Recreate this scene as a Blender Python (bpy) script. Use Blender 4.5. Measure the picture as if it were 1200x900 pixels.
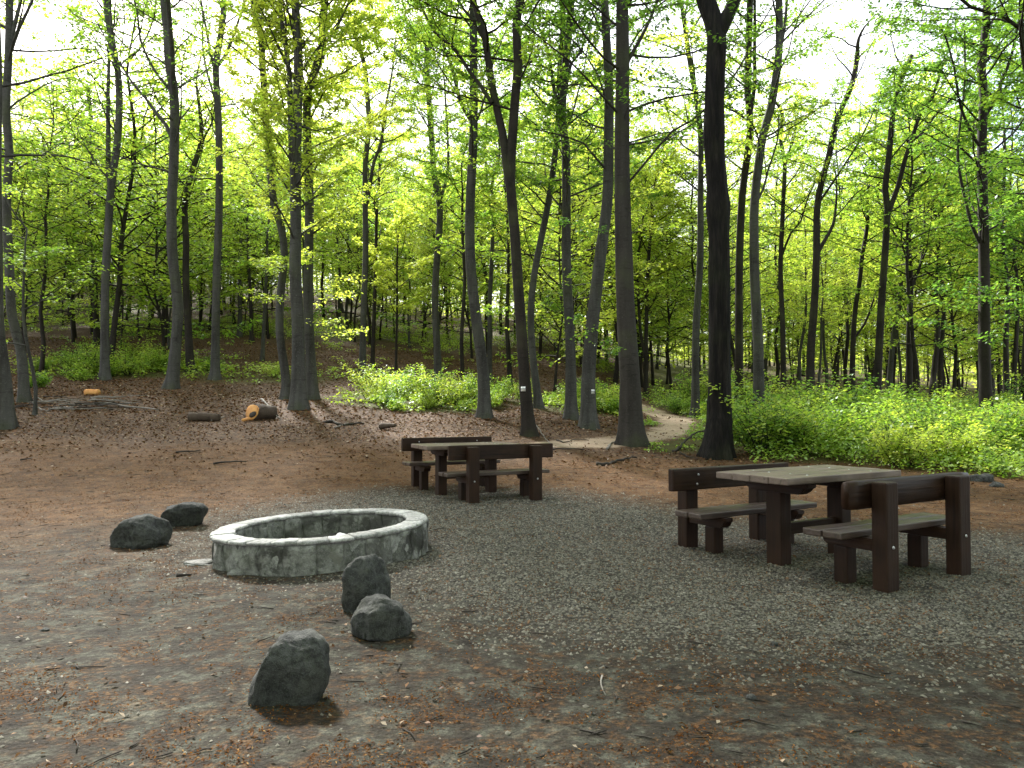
import bpy, bmesh, math, random
import numpy as np
from mathutils import Vector, Matrix, noise as mnoise

for o in list(bpy.data.objects):
    bpy.data.objects.remove(o)
scene = bpy.context.scene
COL = scene.collection

# ------------------------------------------------------------------ camera
CAM_H = 1.30
PITCH = math.atan(26 / 880)
FPX = 880.0
cam_data = bpy.data.cameras.new("camera")
cam_data.sensor_width = 36
cam_data.lens = 36 * FPX / 1200
cam_data.clip_end = 2000
cam = bpy.data.objects.new("camera", cam_data)
COL.objects.link(cam)
cam.location = (0, 0, CAM_H)
cam.rotation_euler = (math.pi / 2 + PITCH, 0, 0)
scene.camera = cam

# ------------------------------------------------------------------ sky and sun
SUN_EL, SUN_AZ = 40.5, -26.0          # azimuth measured from +Y towards +X
world = bpy.data.worlds.new("World")
scene.world = world
world.use_nodes = True
wn, wl = world.node_tree.nodes, world.node_tree.links
wn.clear()
w_out = wn.new("ShaderNodeOutputWorld")
w_bg = wn.new("ShaderNodeBackground")
w_bg.inputs["Strength"].default_value = 0.13
w_sky = wn.new("ShaderNodeTexSky")
w_sky.sky_type = 'NISHITA'
w_sky.sun_disc = False
w_sky.sun_elevation = math.radians(SUN_EL)
w_sky.sun_rotation = math.radians(SUN_AZ)
w_sky.dust_density = 3.0
w_sky.air_density = 1.0
w_tc = wn.new("ShaderNodeTexCoord")
w_map = wn.new("ShaderNodeMapping")
w_map.inputs["Scale"].default_value = (1.0, 1.0, 2.2)
w_noise = wn.new("ShaderNodeTexNoise")
w_noise.inputs["Scale"].default_value = 2.3
w_noise.inputs["Detail"].default_value = 6
w_ramp = wn.new("ShaderNodeValToRGB")
w_ramp.color_ramp.elements[0].position = 0.34
w_ramp.color_ramp.elements[0].color = (0.15, 0.15, 0.15, 1)
w_ramp.color_ramp.elements[1].position = 0.56
w_ramp.color_ramp.elements[1].color = (1, 1, 1, 1)
w_mix = wn.new("ShaderNodeMixRGB")
w_mix.inputs["Color2"].default_value = (5.0, 5.1, 5.3, 1)      # thin bright cloud
wl.new(w_tc.outputs["Generated"], w_map.inputs["Vector"])
wl.new(w_map.outputs["Vector"], w_noise.inputs["Vector"])
wl.new(w_noise.outputs["Fac"], w_ramp.inputs["Fac"])
wl.new(w_ramp.outputs["Color"], w_mix.inputs["Fac"])
wl.new(w_sky.outputs["Color"], w_mix.inputs["Color1"])
wl.new(w_mix.outputs["Color"], w_bg.inputs["Color"])
wl.new(w_bg.outputs["Background"], w_out.inputs["Surface"])

sun_data = bpy.data.lights.new("sun", 'SUN')
sun_data.energy = 5.0
sun_data.angle = math.radians(6)
sun_data.color = (1.0, 0.97, 0.91)
sun = bpy.data.objects.new("sun", sun_data)
COL.objects.link(sun)
_e, _a = math.radians(SUN_EL), math.radians(SUN_AZ)
_to_sun = Vector((math.cos(_e) * math.sin(_a), math.cos(_e) * math.cos(_a), math.sin(_e)))
sun.rotation_euler = _to_sun.to_track_quat('Z', 'Y').to_euler()

# ------------------------------------------------------------------ exposure and render settings
vs = scene.view_settings
vs.view_transform = 'Standard'
vs.look = 'None'
vs.exposure = 2.0
vs.gamma = 1.0
vs.use_curve_mapping = False
scene.cycles.max_bounces = 7
scene.cycles.diffuse_bounces = 4
scene.cycles.glossy_bounces = 2
scene.cycles.transmission_bounces = 5
scene.cycles.use_denoising = True
scene.cycles.sample_clamp_indirect = 8
scene.cycles.caustics_reflective = False
scene.cycles.caustics_refractive = False


# ------------------------------------------------------------------ helpers
def at(px, py, d):
    """World point on the sight line of photograph pixel (px, py) at distance y = d."""
    cx, cy = (px - 600) / FPX, -(py - 450) / FPX
    fy = math.cos(PITCH) - cy * math.sin(PITCH)
    fz = math.sin(PITCH) + cy * math.cos(PITCH)
    s = d / fy
    return np.array((cx * s, d, CAM_H + fz * s))


_R = np.random.RandomState(7)
_LAT = _R.rand(256, 256).astype(np.float64)


def vnoise(x, y):
    x = np.asarray(x, float); y = np.asarray(y, float)
    xi = np.floor(x).astype(int); yi = np.floor(y).astype(int)
    fx = x - xi; fy = y - yi
    fx = fx * fx * (3 - 2 * fx); fy = fy * fy * (3 - 2 * fy)
    a = _LAT[xi & 255, yi & 255]; b = _LAT[(xi + 1) & 255, yi & 255]
    c = _LAT[xi & 255, (yi + 1) & 255]; d = _LAT[(xi + 1) & 255, (yi + 1) & 255]
    return (a * (1 - fx) + b * fx) * (1 - fy) + (c * (1 - fx) + d * fx) * fy


def fbm(x, y, oct=4):
    s, a, t = 0, 1.0, 0
    for i in range(oct):
        s = s + a * vnoise(x * 2 ** i + 17.3 * i, y * 2 ** i + 5.1 * i)
        t += a; a *= 0.5
    return s / t                      # 0..1


_D = np.array([10, 12, 16, 20, 24, 28, 34, 42, 60, 100, 200, 400], float)
_U = np.array([-.7, -.35, 0, .25, .7])
_Z = np.array([
    [0, 0, 0, 0, 0], [.15, .12, .05, 0, 0], [.6, .55, .3, .14, .15], [1.1, 1.0, .72, .5, .5],
    [1.7, 1.55, 1.15, .85, .75], [2.3, 2.0, 1.55, 1.1, .95], [3.3, 3.0, 2.3, 1.4, 1.1],
    [5.0, 4.7, 3.9, 1.9, 1.3], [8.3, 8.0, 6.6, 3.0, 1.8], [18, 17, 13, 7, 3.5], [36, 34, 26, 15, 8],
    [50, 50, 45, 35, 25]])
RING_C = np.array((-1.67, 6.70))


def _tz(x, y):
    u = x / np.maximum(y, 9.0)
    cols = [np.interp(y, _D, _Z[:, k]) for k in range(5)]
    z = np.zeros_like(u)
    uc = np.clip(u, -.7, .7)
    for k in range(4):
        m = (uc >= _U[k]) & (uc <= _U[k + 1])
        t = (uc - _U[k]) / (_U[k + 1] - _U[k])
        t = t * t * (3 - 2 * t)
        z = np.where(m, cols[k] * (1 - t) + cols[k + 1] * t, z)
    return z


def terrain(x, y):
    x = np.atleast_1d(np.asarray(x, float)); y = np.atleast_1d(np.asarray(y, float))
    z = (_tz(x, y - 1.2) + _tz(x, y) + _tz(x, y + 1.2)) / 3
    far = np.clip((y - 10) / 12, 0, 1)
    z = z + far * (fbm(x / 4.5, y / 4.5, 3) - .5) * .22
    near = np.clip(1.4 - np.hypot(x, y - 6) / 26, 0, 1)
    z = z + near * ((fbm(x * .9 + 40, y * .9, 3) - .5) * .06 + (fbm(x * 5, y * 5 + 9, 3) - .5) * .022)
    r2 = ((x - RING_C[0]) ** 2 + (y - RING_C[1]) ** 2) / 1.7 ** 2
    z = z + .035 * (x - RING_C[0]) * np.exp(-r2)
    return z


def tz(x, y):
    return float(terrain(x, y)[0])


def mesh_np(name, verts, quads=None, tris=None, attrs=None, smooth=False, vattrs=None):
    verts = np.asarray(verts, np.float32).reshape(-1, 3)
    me = bpy.data.meshes.new(name)
    me.vertices.add(len(verts))
    me.vertices.foreach_set("co", verts.ravel())
    nq = 0 if quads is None else len(quads)
    nt = 0 if tris is None else len(tris)
    idx, starts, tot = [], [], []
    if nq:
        idx.append(np.asarray(quads, np.int32).ravel()); starts.append(np.arange(nq) * 4); tot.append(np.full(nq, 4))
    if nt:
        idx.append(np.asarray(tris, np.int32).ravel()); starts.append(nq * 4 + np.arange(nt) * 3); tot.append(np.full(nt, 3))
    idx = np.concatenate(idx); starts = np.concatenate(starts).astype(np.int32); tot = np.concatenate(tot).astype(np.int32)
    me.loops.add(len(idx)); me.loops.foreach_set("vertex_index", idx)
    me.polygons.add(nq + nt)
    me.polygons.foreach_set("loop_start", starts); me.polygons.foreach_set("loop_total", tot)
    if smooth:
        me.polygons.foreach_set("use_smooth", np.ones(nq + nt, bool))
    me.update(calc_edges=True)
    for k, v in (attrs or {}).items():
        a = me.attributes.new(k, 'FLOAT', 'FACE'); a.data.foreach_set("value", np.asarray(v, np.float32))
    for k, v in (vattrs or {}).items():
        a = me.attributes.new(k, 'FLOAT', 'POINT'); a.data.foreach_set("value", np.asarray(v, np.float32))
    return me


def link(name, me, mat=None, parent=None, loc=None, rot=None):
    o = bpy.data.objects.new(name, me)
    if mat is not None and len(me.materials) == 0:
        me.materials.append(mat)
    COL.objects.link(o)
    if parent is not None:
        o.parent = parent
    if loc is not None:
        o.location = loc
    if rot is not None:
        o.rotation_euler = rot
    return o


def thing(name, label, cat, loc=(0, 0, 0), rotz=0, group=None):
    o = bpy.data.objects.new(name, None)
    COL.objects.link(o)
    o.empty_display_size = .2
    o.location = loc; o.rotation_euler = (0, 0, rotz)
    o["label"] = label; o["category"] = cat
    if group:
        o["group"] = group
    return o


def tag(o, label=None, cat=None, group=None, kind=None):
    if label: o["label"] = label
    if cat: o["category"] = cat
    if group: o["group"] = group
    if kind: o["kind"] = kind
    return o


# ------------------------------------------------------------------ materials
class NT:
    def __init__(self, name):
        self.m = bpy.data.materials.new(name); self.m.use_nodes = True
        self.n, self.l = self.m.node_tree.nodes, self.m.node_tree.links
        self.n.clear()
        self.out = self.n.new("ShaderNodeOutputMaterial")

    def node(self, t, **kw):
        nd = self.n.new(t)
        for k, v in kw.items():
            if k in nd.inputs.keys(): nd.inputs[k].default_value = v
            else: setattr(nd, k, v)
        return nd

    def link(self, a, b): self.l.new(a, b)

    def coords(self, kind="Object", scale=(1, 1, 1)):
        tc = self.n.new("ShaderNodeTexCoord"); mp = self.n.new("ShaderNodeMapping")
        mp.inputs["Scale"].default_value = scale
        self.link(tc.outputs[kind], mp.inputs["Vector"]); return mp.outputs["Vector"]

    def noise(self, vec, scale, detail=5, rough=.55):
        nd = self.node("ShaderNodeTexNoise"); nd.inputs["Scale"].default_value = scale
        nd.inputs["Detail"].default_value = detail; nd.inputs["Roughness"].default_value = rough
        self.link(vec, nd.inputs["Vector"]); return nd.outputs["Fac"]

    def ramp(self, fac, stops):
        nd = self.node("ShaderNodeValToRGB"); cr = nd.color_ramp
        while len(cr.elements) < len(stops): cr.elements.new(.5)
        for e, (p, c) in zip(cr.elements, stops):
            e.position = p; e.color = (c[0], c[1], c[2], 1) if len(c) >= 3 else (c[0],) * 3 + (1,)
        self.link(fac, nd.inputs["Fac"]); return nd.outputs["Color"]

    def mix(self, fac, a, b, mode='MIX'):
        nd = self.node("ShaderNodeMixRGB"); nd.blend_type = mode
        for s, v in (("Fac", fac), ("Color1", a), ("Color2", b)):
            if isinstance(v, (int, float)): nd.inputs[s].default_value = v if s == "Fac" else (v, v, v, 1)
            elif isinstance(v, tuple): nd.inputs[s].default_value = (*v, 1)
            else: self.link(v, nd.inputs[s])
        return nd.outputs["Color"]

    def math(self, op, a, b=None, clamp=False):
        nd = self.node("ShaderNodeMath"); nd.operation = op; nd.use_clamp = clamp
        for i, v in enumerate((a, b)):
            if v is None: continue
            if isinstance(v, (int, float)): nd.inputs[i].default_value = v
            else: self.link(v, nd.inputs[i])
        return nd.outputs["Value"]

    def attr(self, name):
        nd = self.node("ShaderNodeAttribute"); nd.attribute_name = name
        return nd.outputs["Fac"]

    def bump(self, h, strength=.5, dist=.01, nrm=None):
        nd = self.node("ShaderNodeBump"); nd.inputs["Strength"].default_value = strength
        nd.inputs["Distance"].default_value = dist; self.link(h, nd.inputs["Height"])
        if nrm is not None: self.link(nrm, nd.inputs["Normal"])
        return nd.outputs["Normal"]

    def principled(self, color, rough=.8, normal=None, spec=.3):
        p = self.node("ShaderNodeBsdfPrincipled")
        if isinstance(color, tuple): p.inputs["Base Color"].default_value = (*color, 1)
        else: self.link(color, p.inputs["Base Color"])
        if isinstance(rough, (int, float)): p.inputs["Roughness"].default_value = rough
        else: self.link(rough, p.inputs["Roughness"])
        p.inputs["Specular IOR Level"].default_value = spec
        if normal is not None: self.link(normal, p.inputs["Normal"])
        self.link(p.outputs["BSDF"], self.out.inputs["Surface"])
        return p


def leaf_material(name, stops, trans=.5, use_obj=True, gloss=.04):
    t = NT(name)
    f = t.attr("tint")
    if use_obj:
        oi = t.node("ShaderNodeObjectInfo")
        f = t.math('ADD', f, t.math('MULTIPLY', t.math('SUBTRACT', oi.outputs["Random"], .5), .5), clamp=True)
    c = t.ramp(f, stops)
    d = t.node("ShaderNodeBsdfDiffuse"); t.link(c, d.inputs["Color"])
    tr = t.node("ShaderNodeBsdfTranslucent")
    t.link(t.mix(1.0, c, (1.2, 1.25, .8), 'MULTIPLY'), tr.inputs["Color"])
    m1 = t.node("ShaderNodeMixShader"); m1.inputs["Fac"].default_value = trans
    t.link(d.outputs[0], m1.inputs[1]); t.link(tr.outputs[0], m1.inputs[2])
    g = t.node("ShaderNodeBsdfGlossy"); g.inputs["Roughness"].default_value = .45
    g.inputs["Color"].default_value = (.9, .95, 1, 1)
    m2 = t.node("ShaderNodeMixShader"); m2.inputs["Fac"].default_value = gloss
    t.link(m1.outputs[0], m2.inputs[1]); t.link(g.outputs[0], m2.inputs[2])
    t.link(m2.outputs[0], t.out.inputs["Surface"])
    return t.m


SPRING = [(0, (.07, .15, .025)), (.35, (.18, .32, .045)), (.65, (.335, .46, .06)), (1, (.50, .55, .10))]
M_LEAF = leaf_material("spring_leaf", SPRING, .6)
M_HERB = leaf_material("undergrowth_leaf", [(0, (.08, .17, .02)), (.4, (.19, .32, .035)), (.75, (.32, .44, .055)), (1, (.46, .50, .09))], .45, False)
M_LITTER = leaf_material("dead_leaf", [(0, (.045, .022, .012)), (.35, (.085, .040, .018)), (.7, (.15, .078, .037)), (.9, (.21, .135, .08)), (1, (.30, .24, .18))], .12, False, .01)
M_FLECK = leaf_material("bud_scale", [(0, (.035, .014, .006)), (.5, (.10, .036, .008)), (.85, (.18, .073, .015)), (1, (.24, .15, .07))], .1, False, 0.0)


def bark_material(name, dark, light, vscale=1.0, furrow=False, moss=.3):
    t = NT(name)
    v = t.coords("Object", (1, 1, 1))
    oi = t.node("ShaderNodeObjectInfo")
    n1 = t.noise(t.coords("Object", (1.6, 1.6, .55)), 1.5, 6, .6)
    n3 = t.noise(v, 24, 5, .65)
    if furrow:
        st = t.noise(t.coords("Object", (15, 15, 1.3)), 1.0, 7, .6)
        st2 = t.noise(t.coords("Object", (40, 40, 5)), 1.0, 4, .6)
        c = t.ramp(t.mix(.3, st, st2), [(.38, tuple(x * .25 for x in dark)), (.5, dark), (.62, light), (.75, tuple(x * 1.9 for x in light))])
        h = t.mix(.3, st, st2)
    else:
        st = t.noise(t.coords("Object", (7, 7, .6)), 1.0, 5, .55)          # faint vertical weather streaks
        ho = t.noise(t.coords("Object", (3, 3, 16)), 1.0, 5, .6)            # short horizontal wrinkles
        c = t.ramp(t.mix(.45, n1, st), [(.34, dark), (.5, tuple((a + b) / 2 for a, b in zip(dark, light))), (.66, light)])
        c = t.mix(t.ramp(ho, [(.32, (.55,)), (.45, (0,))]), c, tuple(x * .45 for x in dark))
        c = t.mix(t.ramp(n3, [(.56, (0,)), (.68, (.55,))]), c, tuple(min(1, x * 1.55) for x in light))
        c = t.mix(t.ramp(t.noise(v, 3.2, 5, .7), [(.60, (0,)), (.70, (.6,))]), c, tuple(x * .5 for x in dark))
        h = t.mix(.5, ho, n3)
    c = t.mix(t.math('MULTIPLY', t.ramp(t.noise(v, .9, 3), [(.52, (0,)), (.66, (1,))]), moss), c, (.07, .085, .03))
    t.principled(c, .85, t.bump(h, 1.0 if furrow else .5, .06 if furrow else .012), .2)
    return t.m


M_BEECH = bark_material("beech_bark", (.022, .0205, .018), (.082, .080, .073))
M_BEECH2 = bark_material("brown_bark", (.011, .0088, .007), (.032, .026, .021))
M_OAK = bark_material("furrowed_bark", (.0065, .0052, .0044), (.018, .0145, .012), furrow=True, moss=.1)


def ground_material():
    t = NT("forest_ground")
    v = t.coords("Object")
    big = t.noise(v, .55, 6); mid = t.noise(v, 2.6, 7, .62); fine = t.noise(v, 26, 6, .7); grit = t.noise(v, 120, 3, .6)
    m8 = t.noise(v, 7.0, 7, .68)
    dirt = t.ramp(t.mix(.35, m8, mid), [(.38, (.016, .012, .009)), (.47, (.058, .050, .037)), (.54, (.125, .128, .10)), (.66, (.20, .21, .17))])
    dirt = t.mix(t.ramp(t.noise(v, 4.2, 6, .66), [(.48, (0,)), (.56, (.85,))]), dirt, t.ramp(fine, [(.38, (.018, .011, .007)), (.50, (.070, .037, .017)), (.62, (.17, .085, .030))]))
    dirt = t.mix(t.ramp(fine, [(.42, (.7,)), (.6, (0,))]), dirt, (.038, .032, .025))
    # fine gravel
    vor = t.node("ShaderNodeTexVoronoi"); vor.inputs["Scale"].default_value = 42; t.link(v, vor.inputs["Vector"])
    sep = t.node("ShaderNodeSeparateColor"); t.link(vor.outputs["Color"], sep.inputs["Color"])
    grav = t.ramp(sep.outputs["Red"], [(0, (.07, .065, .055)), (.4, (.16, .15, .125)), (.8, (.26, .245, .205)), (1, (.40, .38, .33))])
    grav = t.mix(t.ramp(vor.outputs["Distance"], [(.25, (0,)), (.62, (.85,))]), grav, (.045, .04, .032))
    # leaf litter
    vor2 = t.node("ShaderNodeTexVoronoi"); vor2.inputs["Scale"].default_value = 17; t.link(v, vor2.inputs["Vector"])
    sep2 = t.node("ShaderNodeSeparateColor"); t.link(vor2.outputs["Color"], sep2.inputs["Color"])
    lit = t.ramp(sep2.outputs["Green"], [(0, (.04, .022, .013)), (.35, (.11, .058, .028)), (.75, (.20, .112, .058)), (1, (.30, .21, .13))])
    lit = t.mix(t.ramp(fine, [(.35, (.8,)), (.55, (0,))]), lit, (.05, .026, .015))
    # brown trampled earth
    earth = t.ramp(mid, [(.3, (.140, .068, .025)), (.55, (.28, .143, .058)), (.75, (.39, .24, .125))])
    earth = t.mix(t.ramp(m8, [(.52, (0,)), (.62, (.6,))]), earth, (.22, .165, .115))
    earth = t.mix(t.ramp(m8, [(.38, (.7,)), (.47, (0,))]), earth, (.045, .025, .014))
    earth = t.mix(t.ramp(fine, [(.38, (.75,)), (.57, (0,))]), earth, (.052, .028, .015))
    sand = t.ramp(mid, [(.3, (.52, .385, .27)), (.7, (.72, .58, .44))])
    green = t.ramp(fine, [(.3, (.06, .075, .02)), (.6, (.15, .16, .04))])

    def mask(name, soft=.35):
        a = t.attr(name)
        s = t.math('ADD', a, t.math('MULTIPLY', t.math('SUBTRACT', t.mix(.5, mid, fine), .5), 1.5))
        return t.ramp(s, [(.5 - soft / 2, (0,)), (.5 + soft / 2, (1,))])
    c = t.mix(mask("earth", .9), dirt, earth)
    c = t.mix(mask("gravel", .75), c, grav)
    c = t.mix(mask("litter", .4), c, lit)
    c = t.mix(mask("grass", .5), c, green)
    c = t.mix(mask("path", .3), c, sand)
    c = t.mix(t.ramp(grit, [(.40, (.6,)), (.52, (0,))]), c, t.mix(.75, c, (.012, .010, .008)))
    c = t.mix(t.ramp(t.noise(v, 64, 4, .6), [(.60, (0,)), (.72, (.5,))]), c, t.mix(.5, c, (.42, .36, .28)))
    c = t.mix(1.0, c, (.55, .54, .53), 'MULTIPLY')
    h = t.mix(.5, fine, grit)
    h2 = t.mix(.5, h, t.math('SUBTRACT', 1.0, vor.outputs["Distance"]))
    t.principled(c, .92, t.bump(h2, .9, .014), .12)
    return t.m


def stone_material(name, dark, light, scale=3.0, stain=None, moss=.0, bumpd=.02):
    t = NT(name)
    v = t.coords("Object")
    oi = t.node("ShaderNodeObjectInfo")
    off = t.node("ShaderNodeVectorMath"); off.operation = 'ADD'
    t.link(v, off.inputs[0]); t.link(oi.outputs["Location"], off.inputs[1]); v = off.outputs["Vector"]
    a = t.noise(v, scale, 7, .62); b = t.noise(v, scale * 6, 6, .65); g = t.noise(v, scale * 30, 3)
    c = t.ramp(a, [(.32, dark), (.66, light)])
    c = t.mix(t.ramp(b, [(.38, (.75,)), (.56, (0,))]), c, tuple(x * .5 for x in dark))
    c = t.mix(t.math('MULTIPLY', t.ramp(g, [(.52, (0,)), (.7, (1,))]), .4), c, tuple(min(1, x * 1.5) for x in light))
    if stain:
        c = t.mix(t.ramp(t.noise(v, scale * .9, 4), [(.50, (0,)), (.60, (.85,))]), c, stain)
        c = t.mix(t.ramp(oi.outputs["Random"], [(.72, (0,)), (.85, (.35,))]), c, tuple(x * 1.2 for x in stain))
        c = t.mix(t.ramp(t.noise(v, scale * 1.7, 6, .7), [(.52, (0,)), (.64, (.7,))]), c, tuple(min(1, x * 1.2) for x in light))
    if moss:
        c = t.mix(t.math('MULTIPLY', t.ramp(t.noise(v, scale * 1.2, 4), [(.5, (0,)), (.64, (1,))]), moss), c, (.085, .085, .066))
    tone = t.math('ADD', t.math('MULTIPLY', oi.outputs["Random"], .5), .78)
    sc_ = t.node("ShaderNodeVectorMath"); sc_.operation = 'SCALE'; t.link(c, sc_.inputs[0]); t.link(tone, sc_.inputs["Scale"]); c = sc_.outputs[0]
    t.principled(c, .88, t.bump(t.mix(.4, b, g), .8, bumpd), .25)
    return t.m


M_GROUND = ground_material()
M_ROCK = stone_material("dark_rock", (.022, .0225, .022), (.075, .076, .072), 5.0, moss=.22, bumpd=.03)
M_RING = stone_material("ring_stone", (.12, .119, .111), (.28, .277, .26), 3.0, stain=(.042, .040, .036), moss=.30, bumpd=.03)
M_RIM = stone_material("rim_stone", (.27, .267, .258), (.44, .433, .42), 6.0, moss=.3, bumpd=.008)
M_MORTAR = stone_material("ring_mortar", (.15, .147, .138), (.28, .273, .26), 5.0, stain=(.12, .115, .10))
M_ASH = stone_material("fire_ash", (.03, .028, .025), (.10, .095, .085), 6.0)


def wood_material(name, axis, dark, light, rough, spec=.18):
    t = NT(name)
    sc = [38, 38, 38]; sc[axis] = 1.6
    v = t.coords("Object", tuple(sc)); vo = t.coords("Object")
    oi = t.node("ShaderNodeObjectInfo")
    off = t.node("ShaderNodeVectorMath"); off.operation = 'ADD'
    t.link(v, off.inputs[0])
    sc3 = t.node("ShaderNodeVectorMath"); sc3.operation = 'SCALE'; sc3.inputs["Scale"].default_value = 37.0
    cmb = t.node("ShaderNodeCombineXYZ")
    for k in "XYZ": t.link(oi.outputs["Random"], cmb.inputs[k])
    t.link(cmb.outputs[0], sc3.inputs[0]); t.link(sc3.outputs[0], off.inputs[1])
    g = t.noise(off.outputs[0], 1.0, 6, .6); b = t.noise(vo, 5, 5)
    c = t.ramp(g, [(.35, dark), (.65, light)])
    c = t.mix(t.ramp(b, [(.45, (0,)), (.7, (.5,))]), c, tuple(x * 1.9 for x in light))
    crack = t.ramp(t.noise(off.outputs[0], .55, 3, .5), [(.30, (.9,)), (.345, (0,))])
    c = t.mix(crack, c, tuple(x * .25 for x in dark))
    geo = t.node("ShaderNodeNewGeometry")
    c = t.mix(t.ramp(geo.outputs["Pointiness"], [(.52, (0,)), (.58, (.35,))]), c, tuple(x * 2.0 for x in light))
    r = t.ramp(t.mix(.5, g, b), [(.3, (rough - .12,)), (.7, (rough + .15,))])
    t.principled(c, r, t.bump(g, .7, .006), spec)
    return t.m


WD, WL = (.0062, .0029, .0016), (.021, .0097, .0052)
M_WOODX = wood_material("stained_wood_long", 0, WD, WL, .42)
M_WOODTOP = wood_material("sheen_tinted_wood_top", 0, (.056, .036, .027), (.120, .086, .069), .40, .45)  # dark stained wood, its colour lightened to stand in for sky sheen
M_WOODSEAT = wood_material("sheen_tinted_wood_seat", 0, (.020, .012, .0085), (.052, .034, .026), .38, .45)  # same wood with some sky sheen put into the seat colour
M_WOODY = wood_material("stained_wood_cross", 1, WD, WL, .5)
M_WOODZ = wood_material("stained_wood_post", 2, WD, WL, .55)
_t = NT("zinc_bolt"); _p = _t.principled((.5, .5, .5), .35); _p.inputs["Metallic"].default_value = .9; M_BOLT = _t.m
_t = NT("white_paint"); _v = _t.coords(); _t.principled(_t.ramp(_t.noise(_v, 25, 4), [(.35, (.55, .55, .53)), (.6, (.8, .8, .78))]), .6); M_WHITE = _t.m
_t = NT("dark_paint"); _t.principled((.12, .13, .13), .6); M_DARKPAINT = _t.m
_t = NT("cut_wood"); _v = _t.coords("Object", (1, 1, 1)); _t.principled(_t.ramp(_t.noise(_v, 9, 5), [(.3, (.42, .17, .045)), (.7, (.62, .33, .11))]), .7); M_CUT = _t.m
M_STICK = bark_material("dead_stick", (.10, .085, .07), (.26, .24, .215), moss=0)
M_LOG = bark_material("log_bark", (.030, .021, .015), (.085, .062, .046), moss=.1)
M_STICKD = bark_material("dark_stick", (.02, .016, .013), (.05, .042, .035), moss=0)
_t = NT("paper"); _v = _t.coords(); _t.principled(_t.ramp(_t.noise(_v, 30, 3), [(.3, (.6, .6, .6)), (.7, (.82, .82, .82))]), .8); M_PAPER = _t.m
M_GRAVEL = None
_t = NT("gravel_stone")
_c = _t.ramp(_t.attr("tint"), [(0, (.018, .017, .015)), (.18, (.05, .046, .040)), (.2, (.09, .052, .025)), (.3, (.10, .072, .045)), (.32, (.085, .078, .061)), (.8, (.150, .139, .110)), (1, (.20, .187, .155))])
_t.principled(_c, .85, None, .25); M_GRAVEL = _t.m

# ------------------------------------------------------------------ ground
PATH = np.array([(1.0, 17.2), (1.9, 17.7), (2.9, 18.6), (4.1, 20.3), (4.9, 22.4), (5.4, 25), (5.2, 28), (4.6, 31.5)])


def path_dist(x, y):
    d = np.full(np.shape(x), 1e9)
    for a, b in zip(PATH[:-1], PATH[1:]):
        ab = b - a
        t = np.clip(((x - a[0]) * ab[0] + (y - a[1]) * ab[1]) / (ab @ ab), 0, 1)
        d = np.minimum(d, np.hypot(x - a[0] - t * ab[0], y - a[1] - t * ab[1]))
    return d


def sstep(a, b, x):
    t = np.clip((x - a) / (b - a), 0, 1)
    return t * t * (3 - 2 * t)


def zone_gravel(x, y):
    e1 = np.hypot((x - 2.2) / 3.6, (y - 6.3) / 2.7)
    e2 = np.hypot((x + 0.6) / 3.2, (y - 8.6) / 3.4)
    g = np.maximum(1 - sstep(.6, 1.15, e1), 1 - sstep(.5, 1.15, e2))
    return g * (.75 + .5 * fbm(x * .8, y * .8))


def zone_herb(x, y):
    """where green undergrowth grows, 0..1"""
    u = x / np.maximum(y, 1)
    edge = np.interp(u, [.17, .295, .325, .45, .7], [17.2, 17.2, 15.0, 14.0, 12.3]) + (fbm(x * .6, y * .6 + 50) - .5) * 1.4
    right = sstep(.17, .215, u + (fbm(x * .5 + 9, y * .5) - .5) * .05) * sstep(-.3, 2.2, y - edge) * (1 - .55 * sstep(30, 44, y))
    wedge = sstep(16.2, 17.4, y) * sstep(.165, .20, u) * (1 - sstep(.3, .32, u)) * .9
    e_mid = np.hypot((x + 3.3) / 3.4, (y - 25.5) / 3.6); mid = 1 - sstep(.7, 1.1, e_mid)
    e_m2 = np.hypot((x - 1.9) / 2.6, (y - 27.5) / 4.2); mid2 = .9 * (1 - sstep(.6, 1.1, e_m2))
    e_l = np.hypot((x + 16.5) / 5.5, (y - 32) / 3.2); left = .9 * (1 - sstep(.6, 1.1, e_l))
    e_l2 = np.hypot((x + 10.5) / 4.0, (y - 31) / 2.4); left2 = .7 * (1 - sstep(.6, 1.1, e_l2))
    z = np.maximum.reduce([right, wedge, mid, mid2, left, left2, .25 * sstep(24, 30, y) * sstep(.5, .62, fbm(x * .3, y * .3 + 3)), .75 * sstep(40, 52, y) * sstep(.36, .5, fbm(x * .25 + 8, y * .25 + 3))])
    return z * sstep(.5, .95, path_dist(x, y)) * sstep(.55, .9, np.hypot(x - 4.45, y - 16.2))


def axis(lo, hi, c, k, n0, n1):
    a = c - (c - lo) * np.sinh(k * np.linspace(1, 0, n0)) / math.sinh(k)
    b = c + (hi - c) * np.sinh(k * np.linspace(0, 1, n1)) / math.sinh(k)
    return np.concatenate([a, b[1:]])


gx = axis(-420, 420, 0, 7.0, 160, 160)
gy = axis(-60, 600, 5, 7.2, 50, 270)
GX, GY = np.meshgrid(gx, gy)
GZ = terrain(GX.ravel(), GY.ravel()).reshape(GX.shape)
nx, ny = len(gx), len(gy)
ii = np.arange(nx * ny).reshape(ny, nx)
quads = np.stack([ii[:-1, :-1], ii[:-1, 1:], ii[1:, 1:], ii[1:, :-1]], -1).reshape(-1, 4)
fx, fy = GX.ravel(), GY.ravel()
ug = fx / np.maximum(fy, 1)
a_grav = zone_gravel(fx, fy)
a_herb = zone_herb(fx, fy)
a_path = np.clip(1.05 - path_dist(fx, fy) / .95, 0, 1)
back = sstep(12.5, 17.5, fy + 1.2 * (fbm(fx * .4, fy * .4) - .5) * 4)
a_lit = back * (.75 + .3 * fbm(fx, fy)) * (1 - a_path)
front = sstep(2.0, 6.0, fy)
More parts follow.
